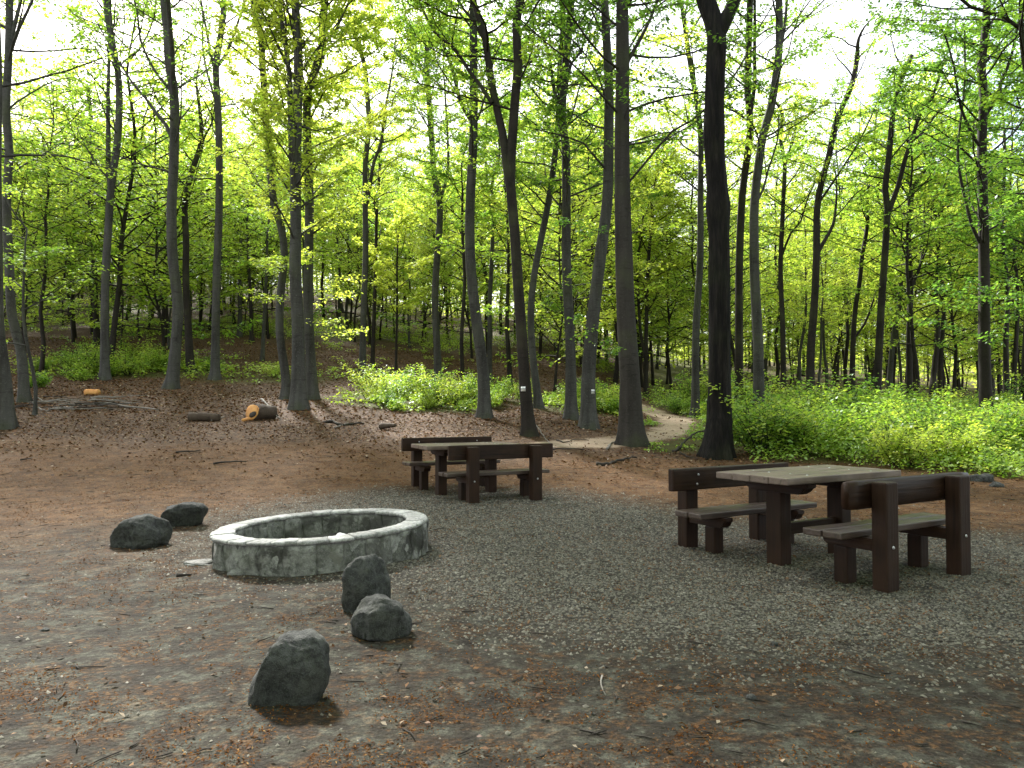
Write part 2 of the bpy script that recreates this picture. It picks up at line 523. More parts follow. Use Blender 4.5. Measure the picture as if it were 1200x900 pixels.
a_lit = np.maximum(a_lit, (1 - back) * (.02 + .24 * sstep(.45, .65, fbm(fx * 1.4 + 3, fy * 1.4))) * (1 - .35 * front))
a_earth = sstep(5.0, 12.5, fy + (fbm(fx * .5, fy * .5) - .5) * 3 + .25 * np.abs(fx)) * (1 - .2 * a_grav)
ground = link("ground", mesh_np("ground", np.stack([fx, fy, GZ.ravel()], -1), quads, smooth=True,
              vattrs={"gravel": a_grav, "litter": a_lit, "earth": a_earth, "grass": a_herb * .75, "path": a_path}), M_GROUND)
ground["kind"] = "structure"


# ------------------------------------------------------------------ loose cover on the ground (uncountable)
def leaf_quads(P, D, Nn, S, width=.62, fold=.12):
    """one folded rhombus for each leaf; D axis, Nn normal, S length"""
    side = np.cross(D, Nn)
    side /= np.linalg.norm(side, axis=1, keepdims=True) + 1e-9
    S = S[:, None]
    v = np.empty((len(P), 4, 3))
    v[:, 0] = P
    v[:, 1] = P + D * S * .5 + side * S * width / 2 + Nn * S * fold
    v[:, 2] = P + D * S
    v[:, 3] = P + D * S * .5 - side * S * width / 2 + Nn * S * fold
    return v.reshape(-1, 3)


def unit(a):
    return a / (np.linalg.norm(a, axis=-1, keepdims=True) + 1e-9)


rs = np.random.RandomState(11)


def wedge_points(n, d0, d1, u0, u1, power):
    """points in the sector in front of the clearing, denser towards the near side by power"""
    t = rs.rand(n)
    d = (d0 ** power + t * (d1 ** power - d0 ** power)) ** (1 / power)
    u = u0 + rs.rand(n) * (u1 - u0)
    return u * d, d


# gravel
x, y = wedge_points(230000, 2.2, 12.0, -.95, .95, .85)
keep = rs.rand(len(x)) < np.clip(zone_gravel(x, y) * 1.0 + .012, 0, 1)
keep &= np.hypot(x - RING_C[0], y - RING_C[1]) > .95
x, y = x[keep][:84000], y[keep][:84000]
n = len(x)
base = np.array([(1, 0, -.35), (0, 1, -.35), (-1, 0, -.35), (0, -1, -.35), (0, 0, .8)], float)
tri = np.array([(0, 1, 4), (1, 2, 4), (2, 3, 4), (3, 0, 4)])
sz = .0045 + .0085 * rs.rand(n) ** 2.0
sz *= 1 + .06 * np.maximum(y - 5, 0)
V = base[None] * (1 + .5 * (rs.rand(n, 5, 1) - .5)) + (rs.rand(n, 5, 3) - .5) * np.array((.5, .5, .35))
V *= (sz[:, None] * (.7 + .6 * rs.rand(n, 3)))[:, None, :] * np.array([1.2, 1, .8])
an = rs.rand(n) * 6.283; ca, sa = np.cos(an)[:, None], np.sin(an)[:, None]
V = np.stack([V[..., 0] * ca - V[..., 1] * sa, V[..., 0] * sa + V[..., 1] * ca, V[..., 2]], -1)
V += np.stack([x, y, terrain(x, y) + sz * .2], -1)[:, None, :]
T = (tri[None] + (np.arange(n) * 5)[:, None, None]).reshape(-1, 3)
o = link("gravel", mesh_np("gravel", V.reshape(-1, 3), None, T, attrs={"tint": np.repeat(np.clip(rs.normal(.47, .25, n), 0, 1), 4)}), M_GRAVEL)
tag(o, "loose grey gravel spread around the picnic tables and fire ring", "gravel", kind="stuff")


def ground_leaves(x, y, s, tint, tilt, lift, width=.6):
    n = len(x)
    an = rs.rand(n) * 6.283
    N = unit(np.stack([rs.normal(0, tilt, n), rs.normal(0, tilt, n), np.ones(n)], -1))
    D = np.stack([np.cos(an), np.sin(an), np.zeros(n)], -1)
    D = unit(D - N * (D * N).sum(1, keepdims=True))
    P = np.stack([x, y, terrain(x, y) + lift * (.4 + .6 * rs.rand(n))], -1) - D * s[:, None] * .5
    return leaf_quads(P, D, N, s, width, .10), tint


def quad_obj(name, V, tint, mat):
    n = len(V) // 4
    return link(name, mesh_np(name, V, np.arange(n * 4).reshape(-1, 4), attrs={"tint": tint}), mat)


# small rust-coloured bud scales in patches on the near ground
x, y = wedge_points(420000, 1.7, 15.5, -1.0, 1.0, .75)
pat = fbm(x * 1.5 + 3, y * 1.5, 4); pat2 = fbm(x * 6 + 30, y * 6, 3)
keep = rs.rand(len(x)) < np.clip(sstep(.40, .66, pat) * .5 + .22, 0, 1) * sstep(.38, .60, pat2) * (1 - .35 * np.clip(zone_gravel(x, y), 0, 1))
keep &= np.hypot(x - RING_C[0], y - RING_C[1]) > .97
x, y = x[keep][:110000], y[keep][:110000]
s = .008 + .013 * rs.rand(len(x)) ** 1.5; s *= 1 + .06 * np.maximum(y - 4, 0)
V, tn = ground_leaves(x, y, s, np.clip(rs.normal(.5, .25, len(x)), 0, 1), .35, .008, .34)
tag(quad_obj("bud_scale_litter", V, tn, M_FLECK), "rust orange bud scales strewn in patches over the bare earth", "litter", kind="stuff")

# dead beech leaves: thick in the wood, sparse on the clearing
x, y = wedge_points(75000, 12.5, 44, -.85, .85, .8)
dens = sstep(13, 18, y + (fbm(x * .5, y * .5) - .5) * 5) * (1 - .97 * np.clip(1.6 - path_dist(x, y), 0, 1)) * (1 - .75 * zone_herb(x, y)) + .06
keep = rs.rand(len(x)) < dens
x, y = x[keep], y[keep]
x2, y2 = wedge_points(2600, 1.8, 13, -.95, .95, 1.2)
keep = np.hypot(x2 - RING_C[0], y2 - RING_C[1]) > 1.0
x, y = np.concatenate([x, x2[keep]]), np.concatenate([y, y2[keep]])
s = .05 + .04 * rs.rand(len(x)); s[y < 12] *= .42; s[y > 20] *= 1.35
V, tn = ground_leaves(x, y, s, np.clip(rs.normal(.55, .24, len(x)), 0, 1), .45, .02)
tag(quad_obj("dead_leaf_litter", V, tn, M_LITTER), "copper brown dead beech leaves covering the forest floor", "leaf litter", kind="stuff")


# twig crumbs
def tube(pts, rad, sides, close=True, lobes=None, rough=0, rseed=0):
    """verts, quads, tris of a tube along pts with radii rad"""
    pts = np.asarray(pts, float); n = len(pts)
    t = np.gradient(pts, axis=0); t = unit(t)
    ref = np.array((1.0, 0, 0)) if abs(t[0][0]) < .8 else np.array((0, 1.0, 0))
    nrm = np.empty_like(t)
    v0 = ref - t[0] * (ref @ t[0]); nrm[0] = v0 / np.linalg.norm(v0)
    for i in range(1, n):
        v = nrm[i - 1] - t[i] * (nrm[i - 1] @ t[i])
        nrm[i] = v / (np.linalg.norm(v) + 1e-9)
    b = np.cross(t, nrm)
    th = np.arange(sides) / sides * 2 * math.pi
    r = np.asarray(rad, float)[:, None] * np.ones((1, sides))
    if lobes is not None:
        r = r * lobes(th, pts)
    V = pts[:, None, :] + r[..., None] * (np.cos(th)[None, :, None] * nrm[:, None, :] + np.sin(th)[None, :, None] * b[:, None, :])
    idx = np.arange(n * sides).reshape(n, sides)
    nxt = np.roll(idx, -1, 1)
    q = np.stack([idx[:-1], nxt[:-1], nxt[1:], idx[1:]], -1).reshape(-1, 4)
    V = V.reshape(-1, 3); tr = np.zeros((0, 3), int)
    if close:
        V = np.vstack([V, pts[-1:], pts[:1]])
        e = n * sides
        tr = np.vstack([np.stack([idx[-1], nxt[-1], np.full(sides, e)], -1), np.stack([nxt[0], idx[0], np.full(sides, e + 1)], -1)])
    return V, q, tr


class MB:
    def __init__(self): self.V, self.Q, self.T, self.k = [], [], [], 0

    def add(self, V, q=None, t=None):
        self.V.append(V)
        if q is not None and len(q): self.Q.append(np.asarray(q) + self.k)
        if t is not None and len(t): self.T.append(np.asarray(t) + self.k)
        self.k += len(V)

    def mesh(self, name, smooth=True):
        return mesh_np(name, np.vstack(self.V), np.vstack(self.Q) if self.Q else None, np.vstack(self.T) if self.T else None, smooth=smooth)


mb = MB()
x, y = wedge_points(900, 2.0, 22, -.9, .9, 1.0)
for i in range(len(x)):
    if math.hypot(x[i] - RING_C[0], y[i] - RING_C[1]) < 1.1: continue
    L = .04 + .14 * rs.rand() ** 2; L *= 1 + .05 * max(0, y[i] - 6)
    a = rs.rand() * 6.28
    p = np.array([(x[i] + math.cos(a) * L * k + rs.normal(0, .006), y[i] + math.sin(a) * L * k + rs.normal(0, .006), 0) for k in (-.5, 0, .5)])
    p[:, 2] = terrain(p[:, 0], p[:, 1]) + .006
    mb.add(*tube(p, [.003, .0035, .0015], 4))
tag(link("fallen_twigs", mb.mesh("fallen_twigs"), M_STICKD), "tiny broken twigs scattered over the earth and leaf litter", "twigs", kind="stuff")

# ------------------------------------------------------------------ trees
def catmull(pts, step):
    pts = np.asarray(pts, float)
    if len(pts) < 3:
        n = max(2, int(np.linalg.norm(pts[-1] - pts[0]) / step) + 1)
        return pts[0] + (pts[-1] - pts[0]) * np.linspace(0, 1, n)[:, None]
    P = np.vstack([2 * pts[0] - pts[1], pts, 2 * pts[-1] - pts[-2]])
    out = []
    for i in range(1, len(P) - 2):
        n = max(2, int(np.linalg.norm(P[i + 1] - P[i]) / step))
        t = (np.arange(n) / n)[:, None]
        out.append(.5 * (2 * P[i] + (P[i + 1] - P[i - 1]) * t + (2 * P[i - 1] - 5 * P[i] + 4 * P[i + 1] - P[i + 2]) * t ** 2
                         + (3 * P[i] - P[i - 1] - 3 * P[i + 1] + P[i + 2]) * t ** 3))
    out.append(pts[-1:])
    return np.vstack(out)


class Crown:
    def __init__(self): self.P, self.D, self.N, self.S, self.T = [], [], [], [], []

    def spray(self, rng, pts, n, size, tint):
        """n leaves alternating along a twig, lying in near-horizontal planes"""
        t = np.sort(rng.rand(n)) * .95 + .05
        k = t * (len(pts) - 1); i = np.minimum(k.astype(int), len(pts) - 2); f = (k - i)[:, None]
        p = pts[i] * (1 - f) + pts[i + 1] * f
        ax = unit(pts[i + 1] - pts[i])
        N = unit(np.stack([rng.normal(0, .38, n), rng.normal(0, .38, n), np.ones(n)], -1))
        side = unit(np.cross(ax, N)) * np.where(np.arange(n) % 2, 1, -1)[:, None]
        D = unit(ax * .55 + side * (.7 + .5 * rng.rand(n, 1)) + np.stack([np.zeros(n), np.zeros(n), rng.normal(-.25, .25, n)], -1))
        N = unit(N - D * (N * D).sum(1, keepdims=True))
        self.P.append(p + rng.normal(0, .05, (n, 3))); self.D.append(D); self.N.append(N)
        self.S.append(size * (.65 + .7 * rng.rand(n))); self.T.append(np.clip(tint + rng.normal(0, .13, n), 0, 1))

    def mesh(self, name):
        P, D, N, S, T = map(np.concatenate, (self.P, self.D, self.N, self.S, self.T))
        V = leaf_quads(P, D, N, S)
        n = len(P)
        return mesh_np(name, V, np.arange(n * 4).reshape(-1, 4), attrs={"tint": T})


def side_branch(rng, mb, cr, p, d, L, r, leaves, size, tint, twigs=8, sides=5):
    """a limb that leaves the stem, arches out to level and carries flat leafy twigs"""
    n = 6
    pts = [np.array(p)]
    d = np.array(d)
    for i in range(n):
        d = d + rng.normal(0, .13, 3) + np.array((0, 0, .06 - .10 * d[2]))
        d = d / np.linalg.norm(d)
        pts.append(pts[-1] + d * L / n)
    pts = np.array(pts)
    mb.add(*tube(pts, r * np.linspace(1, .22, n + 1), sides, close=False))
    tint = tint + rng.normal(0, .10)
    for j in range(twigs):
        t = .22 + .78 * (j + rng.rand() * .8) / twigs
        k = min(t, .999) * n; i = int(k)
        q = pts[i] + (pts[i + 1] - pts[i]) * (k - i)
        ax = unit(pts[i + 1] - pts[i])
        hz = np.cross(ax, (0, 0, 1)); hz = hz / (np.linalg.norm(hz) + 1e-6) * (1 if j % 2 else -1)
        td = unit(ax * (.45 + .4 * rng.rand()) + hz * (.8 + .3 * rng.rand()) + np.array((0, 0, rng.normal(-.02, .22))))
        lt = L * (.20 + .25 * rng.rand()) * (1.15 - .55 * t)
        tp = np.array([q, q + td * lt * .5 + rng.normal(0, .03, 3), q + td * lt + np.array((0, 0, -.06 * lt)) + rng.normal(0, .04, 3)])
        mb.add(*tube(tp, np.array([.28, .2, .08]) * r + .002, 3, close=False))
        cr.spray(rng, tp, max(3, int(leaves * (.6 + .8 * rng.rand()))), size, tint + rng.normal(0, .05))
    cr.spray(rng, pts[-3:], leaves, size, tint)
    return pts


def flare_fn(base_z, r0, amp, seed, rough=0.0, furrow=0.0):
    ph = np.random.RandomState(seed).rand(4) * 6.28

    def f(th, pts):
        h = np.maximum(pts[:, 2] - base_z, 0)[:, None]
        e = np.exp(-h / (.9 * r0 + .10)); e2 = np.exp(-h / (2.5 * r0 + .2))
        th = th[None, :]
        lob = .5 + .5 * np.cos(5 * th + ph[0] + .6 * np.sin(2 * th + ph[1]))
        k = 1 + amp * (e * (.25 + 1.0 * lob ** 2) + .30 * e2)
        k = k + rough * (np.sin(3 * th + ph[2] + h * .9) * .5 + np.sin(5 * th + ph[3] - h * 1.7) * .5)
        if furrow:
            w = th + .25 * np.sin(h * 1.1 + ph[1]) + .12 * np.sin(h * 3.1 + ph[2])
            k = k - furrow * (np.abs(np.sin(13 * w + .9 * np.sin(h * 2.3 + 3 * th))) ** .6 + .5 * np.abs(np.sin(29 * w + 1.3 * np.sin(h * 4 + 5 * th))))
        return k
    return f


KEY = []


def key_tree(label, d, w, pts, limbs=(), bark=None, leaf=1.0, hb=4.5, H=21, tint=.5, seed=0, furrow=False, name="beech_tree",
             low=0, bumps=(), group=None):
    """a tree traced from the photograph: pts are pixels up its stem at distance d, w its pixel width low and high"""
    rng = np.random.RandomState(1000 + seed)
    k = d / FPX
    P = [at(px, py, d) for px, py in pts]
    gz = tz(P[0][0], P[0][1])
    root = np.array((P[0][0], P[0][1], gz))
    if P[0][2] > gz + .3:
        P.insert(0, root.copy())
    P[0] = np.array((P[0][0], P[0][1], gz - .25))
    lean = rng.normal(0, .03)
    for i in range(1, len(P)):                        # a real stem also wanders towards and away from the viewer
        P[i][1] += lean * (P[i][2] - gz) + rng.normal(0, .05)
    ztrace = P[-1][2]
    r0, r1 = w[0] * k / 2 * .93, w[1] * k / 2 * .88
    top = H + rng.normal(0, 1)
    dirv = unit(P[-1] - P[-2]); dirv = unit(dirv + np.array((0, 0, 1.5)))
    if ztrace < top - 1:
        nn = 4
        for i in range(nn):
            P.append(P[-1] + dirv * (top - ztrace) / nn + rng.normal(0, .16, 3) * np.array((1, 1, .2)))
    C = catmull(np.array(P), .3 if furrow else .42)
    zz = C[:, 2]
    rad = np.interp(zz, [gz, gz + 1.5, max(ztrace, gz + 2), max(top, ztrace + 1)], [r0 * 1.08, r0, r1, .02])
    # finer rings at the foot of the stem
    foot = np.linspace(gz - .25, gz + 1.2, 9)
    lowm = zz < gz + 1.2
    if lowm.sum() >= 2:
        fp = np.stack([np.interp(foot, zz, C[:, a]) for a in range(3)], -1)
        C = np.vstack([fp, C[~lowm]]); rad = np.concatenate([np.full(len(fp), r0 * 1.06), rad[~lowm]])
    for (bz, br, bl) in bumps:
        rad = rad * (1 + br * np.exp(-((C[:, 2] - bz) / bl) ** 2))
    mb, cr = MB(), Crown()
    sides = 56 if furrow else (18 if w[0] >= 9 else 10)
    mb.add(*tube(C - root, rad, sides, lobes=flare_fn(-0.02, r0, .65 if not furrow else .6, seed, .05, .07 if furrow else 0)))
    stems = [(C, rad)]
    for lw, lp in limbs:
        y0 = float(np.interp(at(lp[0][0], lp[0][1], d)[2], C[:, 2], C[:, 1]))
        sl = rng.normal(0, .22); z0 = at(lp[0][0], lp[0][1], d)[2]
        LP = []
        for (px, py) in lp:
            q = at(px, py, d); h = q[2] - z0
            q[1] = y0 + sl * h; LP.append(q)
        hl = LP[-1][2]
        dv = unit(LP[-1] - LP[-2]); dv = unit(dv + np.array((0, 0, .5)))
        ext = min(max(top - 2 - hl, .6), 1.2 + .5 * np.linalg.norm(LP[-1] - LP[0]))
        for i in range(2):
            LP.append(LP[-1] + dv * ext / 2 + rng.normal(0, .1, 3))
        LC = catmull(np.array(LP), .4)
        lr = np.linspace(lw * k / 2, .022, len(LC))
        mb.add(*tube(LC - root, lr, 10, close=False))
        stems.append((LC, lr))
    for si, (SC, SR) in enumerate(stems):
        L0 = np.concatenate([[0], np.cumsum(np.linalg.norm(np.diff(SC, axis=0), axis=1))])
        start = np.interp(gz + hb, SC[:, 2], L0) if si == 0 else L0[-1] * .25
        span = L0[-1] - start
        nb = int((2.6 if si == 0 else 2.2) * span * (.45 + .55 * min(leaf, 1.5)))
        ga = rng.rand() * 6.28
        for j in range(max(nb, 2)):
            s_ = start + span * ((j + rng.rand()) / max(nb, 2)) ** .95
            p = np.array([np.interp(s_, L0, SC[:, a]) for a in range(3)])
            r_ = float(np.interp(s_, L0, SR))
            ga += 2.4 + rng.normal(0, .4)
            el = rng.uniform(.15, .9)
            dd = np.array((math.cos(ga) * math.cos(el), math.sin(ga) * math.cos(el), math.sin(el)))
            rel = (p[2] - gz) / top
            L = (1.1 + 2.4 * math.sin(math.pi * min(max(rel, .15), .97)) ** .8) * rng.uniform(.6, 1.15) * min(1.2, .5 + r0 * 3)
            side_branch(rng, mb, cr, p - root, dd, L, min(.035, r_ * .4 + .006), max(6, int(33 * leaf)), .076 + .0011 * d, tint, 9)
    for j in range(low):                                 # thin leafy shoots low on the stem
        h = rng.uniform(2.0, hb + 1.0); p = np.array([np.interp(gz + h, C[:, 2], C[:, a]) for a in range(3)])
        ga = rng.rand() * 6.28
        side_branch(rng, mb, cr, p - root, np.array((math.cos(ga), math.sin(ga), .15)), rng.uniform(.9, 2.0), .012, 16, .10, tint, 7, 4)
    t = thing(name, label, "tree", root, group=group)
    link("trunk", mb.mesh("trunk"), bark or M_BEECH, t)
    link("crown", cr.mesh("crown"), M_LEAF, t)
    KEY.append((root[0], root[1]))
    return t, C, rad


B2 = M_BEECH2
key_tree("grey beech trunk cut by the left frame edge, beside a thinner leaning one", 17.5, (15, 9), [(9, 465), (4, 420), (2, 380), (3, 300), (3, 200), (4, 100), (3, 0)], leaf=0.4, hb=6, seed=1, tint=.35)
key_tree("slender beech forking high, second trunk from the left frame edge", 22, (11, 9), [(29, 441), (22, 410), (16, 370), (12, 320), (10, 240), (11, 180), (9, 130), (11, 70), (12, 0)], [(6, [(10, 100), (14, 50), (20, 22), (26, -10)]), (4, [(13, 65), (28, 35), (47, 5)])], leaf=0.3, hb=6.5, seed=2, tint=.35)
key_tree("thin bent sapling between the leaning beech and the left bushes", 19.5, (4, 2.2), [(40, 457), (37, 420), (33, 395), (30, 365), (31, 320), (36, 285)], leaf=.6, hb=1.6, H=6.5, seed=3, tint=.6, name="beech_sapling")
key_tree("slim pale beech splitting into two steep stems above the leafy bushes", 29, (10, 8), [(123, 438), (122, 400), (123, 330), (125, 270), (128, 225), (136, 160), (135, 93), (128, 53), (120, 0)], [(6, [(128, 225), (123, 190), (121, 160), (117, 107), (115, 61), (112, 0)]), (4, [(136, 110), (139, 40), (143, 0)])], leaf=0.4, hb=7, H=23, seed=4, tint=.45)
key_tree("dark thin trunk standing just behind the two-stemmed pale beech", 40, (7, 5), [(114, 408), (112, 350), (110, 300), (107, 250), (111, 190), (111, 160), (106, 105)], leaf=1.2, hb=7, H=17, seed=5, tint=.6, bark=B2)
key_tree("grey beech with a long limb reaching left and a high fork", 27, (13, 11), [(200, 458), (205, 413), (209, 360), (204, 304), (203, 240), (206, 187), (208, 120), (204, 80), (201, 40), (198, 0)], [(7, [(208, 122), (214, 95), (219, 75), (227, 35), (235, 0)]), (5, [(206, 170), (197, 149), (184, 133), (171, 115), (157, 99)]), (4, [(206, 112), (196, 100), (187, 88), (173, 56)])], leaf=0.32, hb=7.5, H=23, seed=6, tint=.4)
key_tree("brown leaning trunk close behind the beech with the long limb", 32, (9, 7), [(224, 432), (220, 389), (217, 333), (215, 280), (213, 236), (221, 192), (229, 171)], [(3, [(229, 171), (240, 155), (249, 144)])], leaf=.8, hb=7, H=15, seed=7, tint=.5, bark=B2)
key_tree("straight grey beech whose top spreads into a broom of thin stems", 30, (10, 8), [(252, 445), (252, 373), (253, 307), (256, 240), (255, 173), (253, 120), (251, 75), (255, 40), (259, 0)], [(4, [(251, 78), (263, 59), (272, 32), (281, 0)]), (4, [(252, 90), (246, 60), (243, 40), (237, 0)]), (3, [(254, 125), (244, 100), (234, 70), (228, 40)])], leaf=0.32, hb=8, H=23, seed=8, tint=.45)
key_tree("very thin dark trunk on the bare slope beside a short pale one", 44, (4.5, 3), [(295, 408), (294, 350), (293, 307), (292, 240)], leaf=1.2, hb=5, H=15, seed=9, tint=.7, bark=B2)
key_tree("pale straight thin trunk far up the bare brown slope", 47, (5.5, 4), [(281, 404), (282, 330), (283, 290)], leaf=1.2, hb=6, H=15, seed=10, tint=.7)
key_tree("curved outer stem of the trunk cluster behind the sawn log", 24, (10, 8), [(335, 446), (329, 390), (330, 345), (335, 300), (331, 268), (322, 235), (316, 160), (312, 80), (311, 48), (304, 27), (302, 0)], [(4, [(311, 52), (313, 27), (315, 0)])], leaf=0.3, hb=8, H=23, seed=11, tint=.5)
key_tree("thickest stem of the trunk cluster, flared foot behind the sawn log", 21.5, (16, 11), [(350, 470), (350, 435), (348, 375), (346, 315), (345, 270), (343, 219), (347, 133), (347, 53), (344, 0)], [(9, [(343, 222), (339, 185), (337, 160), (333, 80), (327, 40), (321, 0)]), (6, [(348, 130), (353, 80), (355, 0)])], leaf=1.5, hb=4.2, H=21, seed=12, tint=.72, low=3)
key_tree("smooth upright beech on the inner side of the trunk cluster", 24, (12, 10), [(366, 457), (364, 420), (362, 360), (363, 300), (364, 240), (361, 160), (364, 107), (377, 67), (380, 27), (384, 0)], [(5, [(362, 205), (352, 190), (345, 160)]), (4, [(366, 100), (372, 60), (392, 30)])], leaf=1.7, hb=4.8, H=21, seed=13, tint=.78, low=4)
key_tree("beech with dark forked top on the bank beyond the bramble patch", 33, (8, 6.5), [(425, 427), (426, 360), (428, 300), (427, 240), (427, 187), (431, 147), (429, 110), (425, 70)], [(5, [(428, 240), (433, 222), (440, 192), (449, 173), (455, 140)])], leaf=1.1, hb=8, H=18, seed=14, tint=.65)
key_tree("thin brown trunk right next to the beech with dark forked top", 36, (5, 3.5), [(436, 426), (439, 360), (441, 300), (442, 255), (446, 200)], leaf=.9, hb=6, H=15, seed=15, tint=.7, bark=B2)
key_tree("pole-thin straight young tree alone on the leafy slope", 36, (3, 2), [(464, 427), (465, 360), (465, 300), (468, 255)], leaf=1.4, hb=2.2, H=11, seed=16, tint=.75, bark=B2)
key_tree("slightly bowed beech rising from the bramble patch, twin dark tops", 33, (9, 7), [(513, 429), (511, 390), (509, 345), (512, 291), (514, 240), (507, 200), (504, 160), (501, 115), (497, 53), (503, 0)], [(4, [(512, 238), (521, 205), (523, 173), (519, 107), (515, 53)]), (3, [(500, 95), (488, 65), (481, 45)])], leaf=1.0, hb=7, H=21, seed=17, tint=.5)
key_tree("tall clean beech with knobbly foot behind the small picnic table", 22, (14, 10), [(568, 493), (566, 435), (558, 375), (552, 315), (551, 240), (555, 160), (555, 80), (555, 0)], [(5, [(555, 147), (540, 120), (529, 75), (517, 40), (512, 0)]), (3, [(555, 152), (562, 138), (568, 120)])], leaf=1.1, hb=7.5, H=23, seed=18, tint=.35)
key_tree("short dark stem just left of the tall clean beech", 31, (5, 4), [(542, 437), (541, 400), (542, 375), (545, 330), (543, 290)], leaf=1.2, hb=5.5, H=13, seed=19, tint=.6, bark=B2)
key_tree("pale thin trunk just right of the tall clean beech", 34, (6, 5), [(574, 442), (574, 360), (576, 315), (578, 250)], leaf=1.1, hb=6, H=15, seed=20, tint=.6)
key_tree("thin brown leaning trunk between the clean beech and the blazed dark trunk", 32, (6, 4), [(598, 446), (595, 400), (594, 375), (596, 300)], leaf=1.1, hb=5, H=14, seed=21, tint=.6, bark=B2)
T22 = key_tree("dark trunk with white blaze and a wide fork behind the small table", 18.5, (14, 11), [(621, 514), (615, 447), (609, 361), (603, 274), (598, 215), (601, 160), (604, 120), (607, 80), (605, 35), (611, 0)], [(11, [(598, 222), (593, 190), (589, 160), (577, 107), (569, 53), (557, 13), (550, -20)]), (5, [(577, 128), (562, 103), (548, 83), (532, 56), (508, 35)]), (4, [(566, 50), (552, 25), (535, 0)])], leaf=0.8, hb=7.5, H=21, seed=22, tint=.32, bark=B2, low=4)
key_tree("leaning grey beech behind and between the two blazed trunks", 25, (9, 7), [(633, 478), (624, 412), (622, 361), (627, 316), (634, 281), (643, 235), (653, 160), (657, 100), (660, 20)], leaf=.9, hb=6, H=19, seed=23, tint=.45)
key_tree("straight mid-grey beech left of the leaning blazed trunk", 22.5, (13, 10), [(669, 490), (669, 412), (667, 360), (665, 309), (665, 227), (664, 160), (660, 133), (664, 67), (671, 0)], [(5, [(661, 135), (651, 93), (643, 40), (629, 5)]), (4, [(664, 100), (672, 60), (684, 45)])], leaf=1.25, hb=6, H=21, seed=24, tint=.38, low=3)
T25 = key_tree("leaning beech with white blaze and spreading roots beside the path", 20.5, (17, 11), [(690, 503), (690, 447), (695, 378), (703, 309), (713, 235), (715, 160), (716, 90), (712, 0)], leaf=.8, hb=6.5, H=22, seed=25, tint=.4)
key_tree("massive straight trunk standing where the sandy path begins", 18, (25, 17), [(740, 523), (739, 480), (738, 447), (735, 390), (733, 343), (731, 240), (731, 133), (731, 60), (732, 0)], [(5, [(733, 75), (745, 53), (755, 35), (771, 0)]), (3, [(735, 215), (760, 185), (790, 150), (812, 138)])], leaf=.8, hb=7.0, H=23, seed=26, tint=.36, low=6, bark=bark_material("grey_brown_bark", (.020, .017, .0145), (.050, .044, .038)))
key_tree("thin double-stemmed tree seen right of the massive straight trunk", 36, (5.5, 4), [(757, 460), (757, 395), (760, 309), (765, 247)], [(4, [(756, 420), (750, 380), (748, 309), (752, 280)])], leaf=1.3, hb=4.0, H=15, seed=27, tint=.72, bark=B2)
key_tree("slim beech past the path bend, close to the big furrowed trunk", 25.5, (9.5, 6), [(815, 481), (815, 430), (816, 378), (819, 309), (819, 235), (819, 160), (813, 107), (805, 67), (799, 30)], leaf=.9, hb=7, H=19, seed=28, tint=.62)
key_tree("huge dark furrowed trunk with burls behind the large table's bench", 16.2, (29, 25), [(839, 541), (842, 500), (843, 481), (843, 400), (843, 343), (842, 240), (836, 160), (836, 90), (838, 40), (829, 8), (817, -40), (809, -90)], [(19, [(838, 46), (848, 27), (859, 2), (870, -50), (876, -100)])], leaf=.5, hb=10.5, H=19, seed=29, tint=.3, bark=M_OAK, furrow=True, bumps=((5.6, .22, .28), (7.3, .10, .25)), name="old_oak_tree")
key_tree("brown straight trunk just right of the huge furrowed one", 25, (10, 8), [(866, 488), (864, 412), (863, 309), (864, 235), (872, 160), (869, 120), (868, 53), (868, 0)], [(5, [(871, 150), (877, 110), (877, 80), (877, 0)])], leaf=.9, hb=7.5, H=21, seed=30, tint=.5, bark=B2)
key_tree("pale smooth beech with lit side rising from the shrub bank", 23.5, (13, 9), [(889, 488), (887, 412), (883, 326), (881, 274), (883, 235), (891, 165), (901, 130), (905, 100), (909, 67), (908, 0)], [(5, [(906, 100), (913, 60), (920, 30), (924, 0)]), (3, [(884, 240), (893, 222), (899, 200)])], leaf=0.55, hb=8, H=21, seed=31, tint=.4)
key_tree("dark slim trunk two places right of the pale smooth beech", 31, (7, 5), [(918, 472), (918, 391), (918, 316), (921, 240), (924, 187), (921, 160), (923, 128)], [(3, [(924, 187), (930, 172), (937, 155)]), (3, [(919, 300), (932, 270), (945, 255)])], leaf=.9, hb=7, H=14, seed=32, tint=.6, bark=B2)
key_tree("long trunk leaning towards the gap of open sky above the shrubs", 29, (10, 7), [(950, 470), (954, 410), (959, 353), (962, 297), (966, 240), (972, 208), (983, 171), (988, 141), (999, 115), (1012, 85), (1020, 53)], [(5, [(963, 295), (975, 278), (991, 255), (1000, 230)]), (3, [(968, 232), (977, 219), (995, 190), (1010, 165)])], leaf=0.5, hb=7.5, H=16, seed=33, tint=.55, bark=B2)
key_tree("crooked thin trunk between the leaning trunk and the forked dark one", 33, (7, 5), [(998, 476), (1000, 410), (1001, 365), (1008, 327), (1010, 300), (1016, 262)], [(3, [(1002, 395), (1012, 380), (1018, 360)])], leaf=1.1, hb=6, H=14, seed=34, tint=.6, bark=B2)
key_tree("dark forked trunk with wavy upper stems against the white sky", 29, (9.5, 6), [(1026, 480), (1027, 391), (1028, 316), (1028, 250), (1025, 229), (1027, 187), (1031, 133), (1039, 104), (1048, 83)], [(6, [(1029, 256), (1037, 227), (1041, 200), (1047, 176), (1052, 152), (1063, 136), (1071, 101)]), (4, [(1047, 177), (1060, 171), (1073, 152), (1092, 131)])], leaf=.6, hb=7.5, H=15, seed=35, tint=.55, bark=B2)
